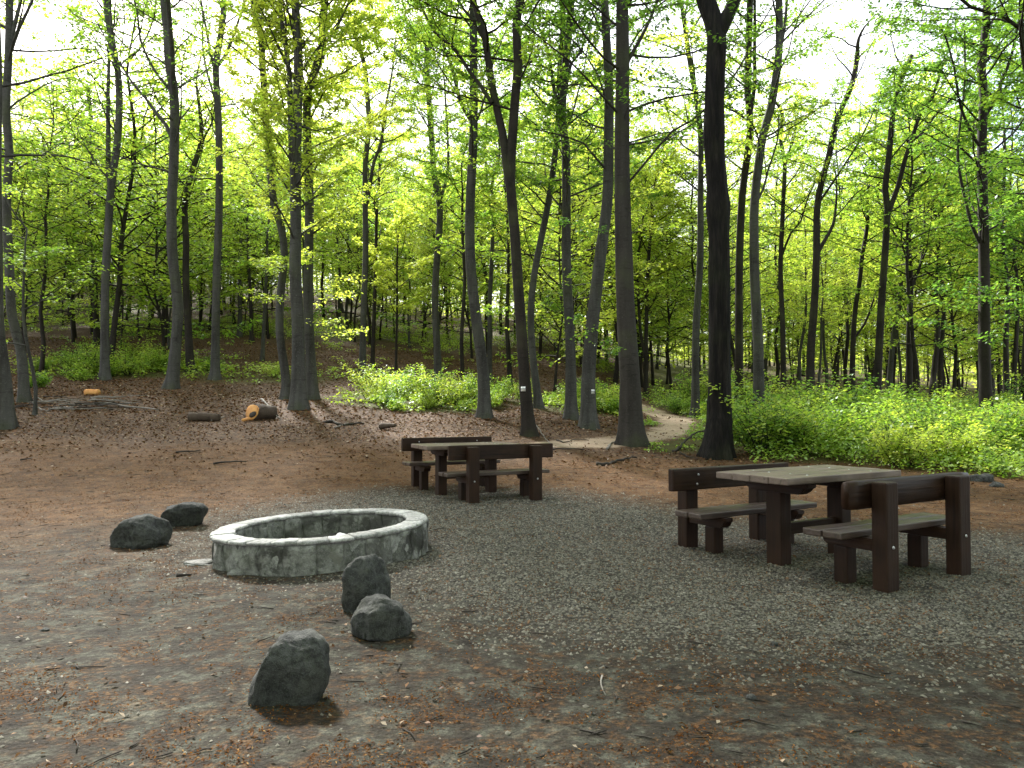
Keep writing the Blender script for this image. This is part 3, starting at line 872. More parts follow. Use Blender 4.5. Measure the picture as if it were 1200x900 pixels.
key_tree("pale blurred trunk leaning behind the dark forked one", 38, (7, 5), [(1040, 472), (1047, 402), (1055, 353), (1058, 300)], leaf=1.2, hb=6, H=15, seed=36, tint=.65)
key_tree("dark Y-shaped trunk rising behind the far end of the shrubs", 32, (8, 5.5), [(1066, 486), (1068, 391), (1071, 334), (1069, 278), (1072, 244), (1078, 215)], [(4, [(1071, 340), (1080, 322), (1089, 304), (1100, 263)]), (3, [(1069, 300), (1060, 280), (1050, 262)])], leaf=1.1, hb=6, H=15, seed=37, tint=.6, bark=B2)
key_tree("thin leaning trunk between the Y-shaped one and the leafy trunk", 34, (7, 4), [(1091, 489), (1096, 436), (1100, 391), (1101, 330)], leaf=1.2, hb=5, H=14, seed=38, tint=.6, bark=B2)
key_tree("sturdy trunk wrapped in low leafy sprays at the shrub bank's end", 20.5, (14, 10), [(1157, 512), (1156, 451), (1157, 391), (1158, 316), (1160, 240), (1161, 160), (1164, 107), (1163, 75), (1167, 48), (1169, 0)], [(5, [(1164, 130), (1175, 112), (1183, 85), (1190, 60)]), (4, [(1161, 168), (1153, 160), (1137, 133), (1128, 110)]), (4, [(1158, 290), (1146, 262), (1140, 235), (1132, 187), (1135, 147)])], leaf=1.0, hb=5, H=19, seed=39, tint=.36, low=14, bark=B2)
key_tree("dark thin trunk just past the leafy-sprayed trunk", 29, (7, 5), [(1180, 492), (1180, 402), (1181, 340)], leaf=1.2, hb=5, H=16, seed=40, tint=.45, bark=B2)
key_tree("thin slanting trunk beside the right frame edge", 33, (6, 4), [(1186, 490), (1188, 440), (1191, 395), (1194, 340)], leaf=1.1, hb=5, H=15, seed=41, tint=.5, bark=B2)
key_tree("brown trunk half cut off by the right frame edge", 24, (9, 7), [(1199, 505), (1200, 440), (1201, 380), (1204, 300)], leaf=1.3, hb=4, H=17, seed=42, tint=.4, bark=B2, low=8)
key_tree("near tree past the right frame edge reaching a leafy limb into view", 15, (20, 14), [(1290, 560), (1285, 450), (1275, 300), (1268, 200), (1262, 100), (1258, 0)], [(7, [(1266, 190), (1230, 145), (1200, 101), (1189, 69), (1183, 35), (1178, -10), (1160, -40)]), (5, [(1264, 120), (1215, 60), (1170, 25), (1130, 15)])], leaf=1.1, hb=5.5, H=18, seed=43, tint=.12, bark=B2)


# white trail blazes painted on two trunks
def blaze(tr, px, py, wpx, hpx, parts):
    t, C, rad = tr
    d = t.location.y; root = np.array(t.location)
    z = at(px, py, d)[2]
    c = np.array([np.interp(z, C[:, 2], C[:, a]) for a in range(3)]); r = float(np.interp(z, C[:, 2], rad)) + .012
    a0 = math.asin(max(-.95, min(.95, (at(px, py, d)[0] - c[0]) / r)))
    k = d / FPX; hw = wpx * k / 2 / r; hh = hpx * k / 2
    par = None
    for i, (f0, f1, mat, nm) in enumerate(parts):
        V, q = [], []
        m = 5
        for lay in (0, .012):
            for zz in (z - hh + 2 * hh * f0, z - hh + 2 * hh * f1):
                for j in range(m):
                    a = a0 - hw + 2 * hw * j / (m - 1)
                    rr = r + lay + .002 * i
                    V.append((c[0] + math.sin(a) * rr, c[1] - math.cos(a) * rr, zz))
        V = np.array(V) - root
        for j in range(m - 1):
            q += [(j, j + 1, m + j + 1, m + j), (2 * m + j, 3 * m + j, 3 * m + j + 1, 2 * m + j + 1),
                  (j, 2 * m + j, 2 * m + j + 1, j + 1), (m + j, m + j + 1, 3 * m + j + 1, 3 * m + j)]
        q += [(0, m, 3 * m, 2 * m), (m - 1, 3 * m - 1, 4 * m - 1, 2 * m - 1)]
        o = link(nm, mesh_np(nm, V, q), mat, t if par is None else par)
        par = par or o
        par["label"] = "white painted trail blaze with a dark stripe"


blaze(T22, 613, 456, 5.5, 5.5, [(0, 1, M_WHITE, "trail_blaze"), (.42, .62, M_DARKPAINT, "stripe")])
blaze(T25, 694.5, 459, 4.5, 5, [(0, 1, M_WHITE, "trail_blaze"), (.42, .6, M_DARKPAINT, "stripe")])


# background forest: prototypes copied tree by tree
def proto_tree(seed, H, hb, r0, leaf, size, tint, twigs=8, fork=False, spread=1.0, dens=2.2):
    rng = np.random.RandomState(seed)
    n = 9
    pts = [np.zeros(3) - np.array((0, 0, .4))]
    for i in range(1, n + 1):
        pts.append(np.array((pts[-1][0] + rng.normal(0, .16 * H / 18), pts[-1][1] + rng.normal(0, .16 * H / 18), H * i / n)))
    C = catmull(np.array(pts), .8)
    rad = np.interp(C[:, 2], [0, H * .5, H], [r0, r0 * .62, .02])
    mb, cr = MB(), Crown()
    mb.add(*tube(C, rad, 8, lobes=flare_fn(0, r0, .6, seed)))
    stems = [(C, rad, hb)]
    if fork:
        z0 = H * rng.uniform(.3, .45); p = np.array([np.interp(z0, C[:, 2], C[:, a]) for a in range(3)])
        a = rng.rand() * 6.28; LP = [p]
        for i in range(5):
            LP.append(LP[-1] + np.array((math.cos(a) * .5, math.sin(a) * .5, (H * .85 - z0) / 5)) + rng.normal(0, .15, 3))
        LC = catmull(np.array(LP), .8); lr = np.linspace(r0 * .5, .02, len(LC))
        mb.add(*tube(LC, lr, 6, close=False)); stems.append((LC, lr, z0 + .8))
    for SC, SR, h0 in stems:
        nb = int(dens * (H - h0)); ga = rng.rand() * 6.28
        for j in range(nb):
            z = h0 + (SC[-1, 2] - h0) * ((j + rng.rand()) / nb)
            p = np.array([np.interp(z, SC[:, 2], SC[:, a]) for a in range(3)])
            ga += 2.4 + rng.normal(0, .5); el = rng.uniform(.05, .75)
            dd = np.array((math.cos(ga) * math.cos(el), math.sin(ga) * math.cos(el), math.sin(el)))
            rel = (z - hb) / max(H - hb, 1)
            L = spread * (1.0 + 2.3 * math.sin(math.pi * (.12 + .83 * min(max(rel, 0), 1))) ** .8) * rng.uniform(.6, 1.15)
            side_branch(rng, mb, cr, p, dd, L, .028, leaf, size, tint, twigs, 4)
    return mb.mesh("trunk"), cr.mesh("crown")


def use(me, mat):
    me.materials.append(mat); return me


TALL, UNDER = [], []
for i, (H, hb, r0, fk) in enumerate([(19, 7.0, .17, False), (21, 8.0, .20, True), (17, 6.0, .13, False), (20, 7, .16, True), (18, 6.5, .15, False)]):
    tr, cr_ = proto_tree(200 + i, H, hb, r0, 15, .155, .76, 11, fk, 1.2, 3.4)
    TALL.append((use(tr, M_BEECH2 if i % 2 else M_BEECH), use(cr_, M_LEAF)))
for i, (H, hb, r0) in enumerate([(9, 1.4, .06), (11, 2.2, .08), (7, 1.0, .045), (12, 2.6, .09)]):
    tr, cr_ = proto_tree(300 + i, H, hb, r0, 11, .13, .76, 11, False, 1.1, 5.2)
    UNDER.append((use(tr, M_BEECH2), use(cr_, M_LEAF)))

rb = np.random.RandomState(77)


def skyline(px):
    """photograph row above which far crowns do not rise"""
    return np.interp(px, [0, 60, 90, 150, 250, 330, 480, 560, 620, 700, 760, 800, 850, 930, 1000, 1100, 1200],
                     [235, 205, 110, 195, 200, 115, 165, 205, 140, 130, 175, 150, 175, 205, 205, 180, 120])


placed = list(KEY)
WHERE = ["behind the trunks at the left edge", "up the slope behind the trunk cluster", "behind the small table's blazed trunks",
         "past the sandy path's bend", "straight behind the shrub bank", "behind the leafy-sprayed trunk"]


def where(u):
    return WHERE[int(np.searchsorted([-.40, -.16, .10, .30, .55], u))]


def place(meshes, x, y, s, label, group, name, hfac):
    t = thing(name, label, "tree", (x, y, tz(x, y) - .05), rb.rand() * 6.283, group)
    t.scale = (s, s, s * hfac)
    link("trunk", meshes[0], None, t); link("crown", meshes[1], None, t)
    t.rotation_euler = (rb.normal(0, .02), rb.normal(0, .02), t.rotation_euler[2])


HT = [19, 21, 17, 20, 18]; HU = [9, 11, 7, 12]
nt = nu = tries = 0
while nt < 150 and tries < 9000:
    tries += 1
    d = 31 + (112 - 31) * rb.rand() ** .8; u = rb.uniform(-.82, .82); x, y = u * d, d
    px = 600 + FPX * u
    i = rb.randint(5); s = rb.uniform(.8, 1.15)
    if min((x - a) ** 2 + (y - b) ** 2 for a, b in placed) < 3.4 ** 2: continue
    if path_dist(np.array([x]), np.array([y]))[0] < 1.6: continue
    need = (CAM_H + (476 - skyline(px)) * d / FPX - tz(x, y)) / HT[i]
    if need < .42: continue
    s = min(s, need * rb.uniform(.8, 1.0)); hf = 1.0
    placed.append((x, y)); nt += 1
    place(TALL[i], x, y, s, ("forked " if i in (1, 3) else "straight ") + ("tall beech " if d < 60 else "far small-looking beech ") + where(u), "beeches " + where(u), "beech_tree", hf)
tries = 0
while nu < 290 and tries < 9000:
    tries += 1
    d = 30 + (100 - 30) * rb.rand() ** 1.1; u = rb.uniform(-.82, .82); x, y = u * d, d
    if rb.rand() < .14: d = rb.uniform(40, 66); u = rb.uniform(-.06, .2); x, y = u * d, d
    elif rb.rand() < .16: d = rb.uniform(44, 72); u = rb.uniform(-.7, -.15); x, y = u * d, d
    i = rb.randint(4); s = rb.uniform(.85, 1.6)
    if min((x - a) ** 2 + (y - b) ** 2 for a, b in placed) < 1.9 ** 2: continue
    if path_dist(np.array([x]), np.array([y]))[0] < 2.0: continue
    if -.37 < u < -.02 and d < 42: continue
    placed.append((x, y)); nu += 1
    place(UNDER[i], x, y, s, ("low-branched leafy young beech " if d < 52 else "distant leafy young beech ") + where(u), "young beeches " + where(u), "young_beech", 1.0)


# woods built as one mass: far off in view, and unseen, added for shade
def mass_forest(name, label, spots, leaf_size, n_leaf, tint):
    rng = np.random.RandomState(5)
    mb = MB(); P = []; T = []
    for (x, y, H, hb, R) in spots:
        g = tz(x, y)
        c = np.array([(x, y, g - .5), (x + rng.normal(0, .3), y + rng.normal(0, .3), g + H * .5), (x + rng.normal(0, .5), y + rng.normal(0, .5), g + H)])
        mb.add(*tube(catmull(c, 4.0), np.linspace(.10, .02, len(catmull(c, 4.0))), 6, close=False))
        nc = 26
        f = rng.rand(nc); rel = np.sin(np.pi * (.15 + .8 * f)); a = rng.rand(nc) * 6.283
        q = np.stack([x + np.cos(a) * R * rel * np.sqrt(rng.rand(nc)), y + np.sin(a) * R * rel * np.sqrt(rng.rand(nc)), g + hb + (H - hb) * f], -1)
        k = n_leaf // nc
        P.append((np.repeat(q, k, 0) + rng.normal(0, 1, (nc * k, 3)) * np.array((.75, .75, .22))))
        T.append(np.clip(np.repeat(tint + rng.normal(0, .12) + rng.normal(0, .1, nc), k) + rng.normal(0, .1, nc * k), 0, 1))
    P = np.concatenate(P); T = np.concatenate(T); n = len(P)
    N = unit(np.stack([rng.normal(0, .4, n), rng.normal(0, .4, n), np.ones(n)], -1)); a = rng.rand(n) * 6.283
    D = np.stack([np.cos(a), np.sin(a), np.zeros(n)], -1); D = unit(D - N * (D * N).sum(1, keepdims=True))
    V = leaf_quads(P, D, N, leaf_size * (.6 + .8 * rng.rand(n)))
    mb2 = mb.mesh(name)
    nv = mb.k
    allV = np.vstack(mb.V + [V]); Qt = np.vstack(mb.Q); Ql = np.arange(n * 4).reshape(-1, 4) + nv
    bpy.data.meshes.remove(mb2)
    me = mesh_np(name, allV, np.vstack([Qt, Ql]), attrs={"tint": np.concatenate([np.zeros(len(Qt)), T])})
    me.materials.append(M_BEECH2); me.materials.append(M_LEAF)
    me.polygons.foreach_set("material_index", np.concatenate([np.zeros(len(Qt), int), np.ones(n, int)]).astype(np.int32))
    o = link(name, me)
    return tag(o, label, "forest", kind="stuff")


rf = np.random.RandomState(9)
spots = []
while len(spots) < 270:
    d = rf.uniform(85, 215); u = rf.uniform(-.95, .95); px = 600 + FPX * u
    H = min(19, CAM_H + (476 - float(skyline(px)) - 20) * d / FPX - tz(u * d, d))
    if H < 6: H = 6 if rf.rand() < .2 else 0
    if H: spots.append((u * d, d, H, rf.uniform(0, 1.4), 3.4))
while len(spots) < 380:                                # low thicket where the ground levels off
    d = rf.uniform(78, 150); u = rf.uniform(-.32, .85)
    spots.append((u * d, d, rf.uniform(5, 9), 0, 3.2))
mass_forest("far_forest", "far green woodland closing the view between the trunks", spots, .46, 364, .8)
spots = []  # out-of-view trees, added to shade the bench fronts, trunks and foreground
while len(spots) < 58:
    a = rf.uniform(math.radians(128), math.radians(412)); r = rf.uniform(5, 26)
    x, y = r * math.cos(a), r * math.sin(a) + 4
    if y > -3 and abs(x) < .85 * y + 6.5: continue
    if min([99] + [math.hypot(x - s[0], y - s[1]) for s in spots]) < 3.0: continue
    spots.append((x, y, rf.uniform(16, 20), rf.uniform(3.0, 5), 4.2))
mass_forest("unseen_shade_forest", "unseen beech wood added around the near side to shade the clearing", spots, .38, 1170, .45)

# ------------------------------------------------------------------ picnic sets
def box_bm(sx, sy, sz, bevel=.008, segs=2):
    bm = bmesh.new()
    bmesh.ops.create_cube(bm, size=1)
    for v in bm.verts: v.co = Vector((v.co.x * sx, v.co.y * sy, v.co.z * sz))
    bmesh.ops.bevel(bm, geom=bm.edges[:], offset=bevel, segments=segs, affect='EDGES', profile=.6)
    return bm


def finish(bm, name, mat, parent, loc=(0, 0, 0), rot=(0, 0, 0), smooth=False):
    me = bpy.data.meshes.new(name)
    bm.normal_update(); bm.to_mesh(me); bm.free()
    if smooth:
        for p in me.polygons: p.use_smooth = True
    return link(name, me, mat, parent, loc, rot)


rw = random.Random(5)


def plank(name, L, W, T, loc, parent, mat=M_WOODX, bev=.01, wob=.003):
    """board along X with slightly worn, uneven edges"""
    bm = bmesh.new()
    bmesh.ops.create_grid(bm, x_segments=10, y_segments=1, size=.5)
    ret = bmesh.ops.extrude_face_region(bm, geom=bm.faces[:])
    for e in ret["geom"]:
        if isinstance(e, bmesh.types.BMVert): e.co.z += 1
    ph = rw.random() * 9
    for v in bm.verts:
        x, y, z = v.co
        w = mnoise.noise(Vector((x * 3 + ph, y * 2, z * 3))) * wob * 2
        v.co = Vector((x * L, y * (W + w * 2), (z - .5) * T + w))
    bmesh.ops.recalc_face_normals(bm, faces=bm.faces[:])
    ed = [e for e in bm.edges if e.calc_face_angle(0) > .8]
    bmesh.ops.bevel(bm, geom=ed, offset=bev, segments=2, affect='EDGES', profile=.55)
    return finish(bm, name, mat, parent, loc)


def profile_bar(name, prof, width, axis_mat, loc, parent):
    """bar whose side profile (y, z) is extruded along X by width"""
    bm = bmesh.new()
    a = [bm.verts.new((-width / 2, y, z)) for y, z in prof]
    b = [bm.verts.new((width / 2, y, z)) for y, z in prof]
    bm.faces.new(a); bm.faces.new(b[::-1])
    n = len(prof)
    for i in range(n): bm.faces.new((a[i], b[i], b[(i + 1) % n], a[(i + 1) % n]))
    bmesh.ops.recalc_face_normals(bm, faces=bm.faces[:])
    bmesh.ops.bevel(bm, geom=[e for e in bm.edges if e.calc_face_angle(0) > 1.0], offset=.007, segments=2, affect='EDGES')
    return finish(bm, name, axis_mat, parent, loc)


def bolt(loc, parent, axis='Y', r=.011):
    bm = bmesh.new()
    bmesh.ops.create_cone(bm, cap_ends=True, segments=10, radius1=r, radius2=r * .7, depth=.008)
    rot = (math.pi / 2, 0, 0) if axis == 'Y' else (0, 0, 0)
    if axis == '-Y': rot = (-math.pi / 2, 0, 0)
    finish(bm, "bolt", M_BOLT, parent, loc, rot)


def corbel(half, h, cut=.05):
    """cross beam with stepped, rounded-off ends; the profile runs along Y"""
    pts = [(-half, 0), (half, 0)]
    for s in (1, -1):
        seq = [(s * half, -h * .38), (s * (half - cut * .35), -h * .48), (s * (half - cut * .7), -h * .75), (s * (half - cut * 1.3), -h)]
        pts += seq if s == 1 else seq[::-1]
    return pts


def picnic_table(label, x, y, rot, top_h, length, width, legsp):
    t = thing("picnic_table", label, "table", (x, y, tz(x, y) - .02), rot, "dark brown picnic tables")
    th = .055; nP = 4; w = width / nP
    for i in range(nP):
        yy = -width / 2 + w * (i + .5)
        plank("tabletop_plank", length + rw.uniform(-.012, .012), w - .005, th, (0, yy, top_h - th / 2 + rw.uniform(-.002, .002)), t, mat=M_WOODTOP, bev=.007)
        for a in (-legsp / 2, legsp / 2):
            bolt((a + rw.uniform(-.02, .02), yy + rw.uniform(-.02, .02), top_h + .003), t, 'Z', .008)
    for a in (-legsp / 2, legsp / 2):
        profile_bar("cross_beam", corbel(width * .44, .095, .07), .12, M_WOODY, (a, 0, top_h - th - .003), t)
        bm = box_bm(.13, .15, top_h - th - .095 + .30, .01)
        finish(bm, "leg", M_WOODZ, t, (a, 0, (top_h - th - .095 - .30) / 2 - .002))
    finish(box_bm(legsp - .14, .05, .10, .008), "stretcher", M_WOODX, t, (0, 0, .30))
    return t


def picnic_bench(label, x, y, rot, back_h, length, seat_h, post_sp, rounded):
    """bench with its backrest on local -Y and its seat towards +Y; origin at the posts' line"""
    t = thing("picnic_bench", label, "bench", (x, y, tz(x, y) - .02), rot, "dark brown picnic benches")
    for a in (-post_sp / 2, post_sp / 2):
        hh = back_h - (.012 if rounded else .02)
        finish(box_bm(.15, .118, hh + .3, .012), "post", M_WOODZ, t, (a, 0, (hh - .3) / 2), (0, 0, rw.uniform(-.02, .02)))
        finish(box_bm(.115, .115, seat_h - .05 - .09 + .28, .01), "leg", M_WOODZ, t, (a, .325, (seat_h - .05 - .09 - .28) / 2))
        half = .215
        profile_bar("seat_beam", [(-.15, 0), (.29, 0), (.29, -.03), (.272, -.045), (.262, -.07), (.235, -.088), (-.15, -.088)], .105, M_WOODY, (a, .212, seat_h - .0525), t)
        for zz in (back_h - .06, back_h - .145):
            bolt((a + rw.uniform(-.012, .012), .137, zz), t, '-Y')
        bolt((a, -.064, seat_h - .10), t, 'Y', .013)
    for i, yy in enumerate((.222, .382)):
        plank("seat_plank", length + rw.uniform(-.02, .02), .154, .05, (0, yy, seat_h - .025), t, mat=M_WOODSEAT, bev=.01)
    if rounded:                                          # half-round slab
        bm = bmesh.new(); n = 14; sec = []
        for i in range(n):
            a = 2 * math.pi * i / n
            yy, zz = math.cos(a), math.sin(a)
            yy = math.copysign(abs(yy) ** .55, yy) * .037; zz = math.copysign(abs(zz) ** .6, zz) * .105
            sec.append((yy, zz))
        rows = []
        for k in range(15):
            X = -length / 2 + length * k / 14
            s = .93 if k in (0, 14) else 1 + .03 * mnoise.noise(Vector((k * .7, 3.1, 0)))
            rows.append([bm.verts.new((X, y_ * s, z_ * s)) for y_, z_ in sec])
        for a, b in zip(rows[:-1], rows[1:]):
            for i in range(n): bm.faces.new((a[i], a[(i + 1) % n], b[(i + 1) % n], b[i]))
        bm.faces.new(rows[0][::-1]); bm.faces.new(rows[-1])
        bmesh.ops.recalc_face_normals(bm, faces=bm.faces[:])
        o = finish(bm, "backrest", M_WOODX, t, (0, .099, back_h - .105), smooth=True)
    else:
        plank("backrest", length, .068, .20, (0, .095, back_h - .10), t, bev=.012)
    return t


def set_at(x0, y0, th, a, n):
    return x0 + a * math.cos(th) + n * math.sin(th), y0 + a * math.sin(th) - n * math.cos(th)


X1, Y1, TH1 = 2.539, 6.435, .543
picnic_table("large dark picnic table with top paled to suggest sky sheen between two benches, nearer set", X1, Y1, TH1, .764, 1.47, .74, .79)
bx_, by_ = set_at(X1, Y1, TH1, -.022, -.941)
picnic_bench("plank-backed bench behind the nearer table, in front of the huge trunk", bx_, by_, TH1 + math.pi, .77, 1.55, .41, .95, False)
bx_, by_ = set_at(X1, Y1, TH1, .071, .941)
picnic_bench("closest bench with round-topped backrest seen from behind", bx_, by_, TH1, .79, 1.57, .415, .95, True)
X2, Y2, TH2 = -.669, 11.037, .458
picnic_table("smaller-looking dark picnic table behind the stone ring", X2, Y2, TH2, .75, 1.47, .72, .79)
bx_, by_ = set_at(X2, Y2, TH2, .037, -.941)
picnic_bench("far bench half hidden behind the table beyond the stone ring", bx_, by_, TH2 + math.pi, .765, 1.5, .408, .95, False)
bx_, by_ = set_at(X2, Y2, TH2, .174, .941)
picnic_bench("flat-backed bench facing away on the near side of the distant table", bx_, by_, TH2, .785, 1.58, .408, .95, False)


# ------------------------------------------------------------------ fire ring
def rough_block(name, prof_fn, mat, parent, seed):
    me = prof_fn(seed)
    return link(name, me, mat, parent)


ring = thing("fire_ring", "round grey stone fire ring in the middle of the clearing", "fire pit", (RING_C[0], RING_C[1], 0))
ring.rotation_euler = (0, math.radians(-2.6), 0)
RO, RI, RH = .92, .745, .262
NB = 27
rr_ = np.random.RandomState(3)
angs = np.sort((np.arange(NB) + rr_.uniform(-.18, .18, NB)) / NB * 2 * math.pi)
for b in range(NB):
    a0, a1 = angs[b], angs[(b + 1) % NB]
    if a1 < a0: a1 += 2 * math.pi
    a0 += .0004; a1 -= .0004
    na, nr, nz = 9, 6, 10
    ro = RO + rr_.uniform(-.014, .016); ri = RI + rr_.uniform(-.008, .008); h = RH - .030 + rr_.uniform(-.003, .003)
    V, Q, ix = [], [], {}
    off = rr_.rand(3) * 50

    def pos(i, j, k):
        a = a0 + (a1 - a0) * i / (na - 1); zz_ = (k / (nz - 1)) * 1.7
        wl_ = .050 * mnoise.noise(Vector((zz_ * 1.6, b * 3.7, 1.5))); wr_ = .050 * mnoise.noise(Vector((zz_ * 1.6, ((b + 1) % NB) * 3.7, 1.5)))
        a += wl_ + (wr_ - wl_) * i / (na - 1); r = ri + (ro - ri) * j / (nr - 1); z = -.22 + (h + .22) * k / (nz - 1)
        p = Vector((math.cos(a) * r, math.sin(a) * r, z))
        n1 = mnoise.fractal(Vector((p.x * 9 + off[0], p.y * 9, p.z * 9)), 1.0, 2.0, 4)
        n2 = mnoise.noise(Vector((p.x * 5, p.y * 5, p.z * 6 + off[1] * .004)))
        if j == nr - 1: rad = .020 * n1 + .034 * n2 
        elif j == 0: rad = -.010 * n1 - .010 * n2 + .006 * (i in (0, na - 1))
        else: rad = 0
        if k == nz - 1: p.z += .004 * n1  - .006 * (j in (0, nr - 1))
        return (p.x + math.cos(a) * rad, p.y + math.sin(a) * rad, p.z)

    def vid(i, j, k):
        key = (i, j, k)
        if key not in ix: ix[key] = len(V); V.append(pos(i, j, k))
        return ix[key]
    for i in range(na - 1):
        for k in range(nz - 1):
            Q.append((vid(i, nr - 1, k), vid(i + 1, nr - 1, k), vid(i + 1, nr - 1, k + 1), vid(i, nr - 1, k + 1)))
            Q.append((vid(i, 0, k), vid(i, 0, k + 1), vid(i + 1, 0, k + 1), vid(i + 1, 0, k)))
        for j in range(nr - 1):
            Q.append((vid(i, j, nz - 1), vid(i, j + 1, nz - 1), vid(i + 1, j + 1, nz - 1), vid(i + 1, j, nz - 1)))
    for j in range(nr - 1):
        for k in range(nz - 1):
            Q.append((vid(0, j, k), vid(0, j + 1, k), vid(0, j + 1, k + 1), vid(0, j, k + 1)))
            Q.append((vid(na - 1, j, k), vid(na - 1, j, k + 1), vid(na - 1, j + 1, k + 1), vid(na - 1, j + 1, k)))
    am = (a0 + a1) / 2; c0 = np.array((math.cos(am) * .85, math.sin(am) * .85, 0))
    o = link("stone_block", mesh_np("stone_block", np.array(V) - c0, Q, smooth=True), M_RING, ring, tuple(c0))
for b in range(NB):                                     # pale rim slabs on top
    a0, a1 = angs[b] + .11, angs[(b + 1) % NB] + .11
    if a1 < a0: a1 += 2 * math.pi
    ro, ri, z1 = RO + rr_.uniform(-.004, .012), RI + rr_.uniform(-.012, .004), RH + rr_.uniform(-.003, .004)
    V, Q = [], []
    m = 6; am = (a0 + a1) / 2
    for i in range(m):
        a = a0 + .003 + (a1 - a0 - .006) * i / (m - 1)
        for r, z in ((ri, RH - .029), (ro, RH - .029), (ro + .004, z1 - .010), (ro - .008, z1), (ri + .008, z1), (ri - .004, z1 - .010)):
            rr2 = r + rr_.normal(0, .004)
            V.append((math.cos(a) * rr2 - math.cos(am) * .85, math.sin(a) * rr2 - math.sin(am) * .85, z + rr_.normal(0, .0012)))
    for i in range(m - 1):
        for k in range(6):
            Q.append((i * 6 + k, (i + 1) * 6 + k, (i + 1) * 6 + (k + 1) % 6, i * 6 + (k + 1) % 6))
    Q += [(0, 1, 2, 5), (5, 2, 3, 4)]
    e = (m - 1) * 6
    Q += [(e, e + 5, e + 2, e + 1), (e + 5, e + 4, e + 3, e + 2)]
    link("rim_slab", mesh_np("rim_slab", V, Q), M_RIM, ring, (math.cos(am) * .85, math.sin(am) * .85, 0))
# mortar bed: a solid ring a little inside the stones
sec = [(RI + .012, -.2), (RO - .012, -.2), (RO - .012, RH - .012), (RI + .012, RH - .012)]
V, Q = [], []
NS = 96
for i in range(NS):
    a = 2 * math.pi * i / NS
    for r, z in sec:
        V.append((math.cos(a) * r, math.sin(a) * r, z + (.003 * math.sin(i * 7.3) if z > 0 else 0)))
for i in range(NS):
    j = (i + 1) % NS
    for k in range(4):
        Q.append((i * 4 + k, i * 4 + (k + 1) % 4, j * 4 + (k + 1) % 4, j * 4 + k))
link("mortar", mesh_np("mortar", V, Q), M_MORTAR, ring)
V, Q = [(0, 0, .05)], []
T = []
for k in range(1, 9):
    for i in range(48):
        a = 2 * math.pi * i / 48; r = (RI + .03) * k / 8
        V.append((math.cos(a) * r, math.sin(a) * r, .045 + .05 * (fbm(math.cos(a) * r * 5 + 20, math.sin(a) * r * 5, 3) - .5)))
for i in range(48):
    T.append((0, 1 + i, 1 + (i + 1) % 48))
    for k in range(7):
        b0 = 1 + k * 48
        Q.append((b0 + i, b0 + 48 + i, b0 + 48 + (i + 1) % 48, b0 + (i + 1) % 48))
link("ash_bed", mesh_np("ash_bed", np.array(V, float), Q, T, smooth=True), M_ASH, ring)


# ------------------------------------------------------------------ boulders and loose stones
def boulder(name, label, c, size, rotz, seed, mat, boxy=0.0, sub=5, tilt=(0, 0), rough=1.0, cat="rock", group=None, sink=.12):
    bm = bmesh.new()
    bmesh.ops.create_icosphere(bm, subdivisions=sub, radius=1)
    off = Vector((seed * 7.7, seed * 3.1, seed * 1.9))
    rnd = random.Random(seed)
    planes = []
    for i in range(9):
        v = Vector((rnd.gauss(0, 1), rnd.gauss(0, 1), rnd.gauss(0, .8))).normalized(); planes.append((v, rnd.uniform(.72, .95)))
    for v in bm.verts:
        p = v.co.copy()
        if boxy:
            q = Vector([math.copysign(abs(a) ** (1 - .55 * boxy), a) for a in p]); p = p.lerp(q, 1)
        for nrm, dd in planes:
            e = p.dot(nrm) - dd
            if e > 0: p -= nrm * e * .8
        p += p.normalized() * rough * (.16 * mnoise.noise(p * 1.3 + off) + .085 * mnoise.noise(p * 2.6 + off) + .036 * mnoise.fractal(p * 6 + off, 1, 2, 5)
                                       + .012 * mnoise.fractal(p * 22 + off, 1, 2, 3))
        if p.z < -.5: p.z = -.5 + (p.z + .5) * .25
        v.co = p
    M = Matrix.Rotation(rotz, 4, 'Z') @ Matrix.Rotation(tilt[0], 4, 'X') @ Matrix.Rotation(tilt[1], 4, 'Y')
    for v in bm.verts: v.co = M @ Vector((v.co.x * size[0] / 2, v.co.y * size[1] / 2, v.co.z * size[2] / 2))
    zmin = min(v.co.z for v in bm.verts); zmax = max(v.co.z for v in bm.verts)
    for v in bm.verts: v.co.z -= zmin + sink * (zmax - zmin)
    o = finish(bm, name, mat, None, (c[0], c[1], tz(c[0], c[1])), smooth=True)
    return tag(o, label, cat, group)


def flat(px, py):
    d = FPX * CAM_H / (py - 476)
    return ((px - 600) * d / FPX, d)


GB = "boulders around the fire ring"
c = flat(169, 636); boulder("boulder", "rounded pale-topped boulder beside the flat blocky one", c, (.50, .40, .40), .3, 104, M_ROCK, .3, tilt=(0, -.1), group=GB)
c = flat(218, 614); boulder("boulder", "flat blocky dark boulder farthest from the camera", c, (.46, .34, .32), .1, 109, M_ROCK, .9, group=GB, sink=.08)
c = flat(428, 714); boulder("boulder", "upright pointed boulder touching the fire ring's front", c, (.33, .30, .46), .2, 106, M_ROCK, .35, tilt=(.0, .08), group=GB)
c = flat(447, 742); boulder("boulder", "squat creased boulder leaning against the pointed one", c, (.325, .27, .30), .2, 107, M_ROCK, .6, tilt=(.0, .1), group=GB)
c = flat(345, 812); boulder("boulder", "closest boulder, tall and slanted, alone in front of the ring", c, (.315, .27, .385), .2, 108, M_ROCK, .6, tilt=(.0, .14), group=GB, sink=.16)
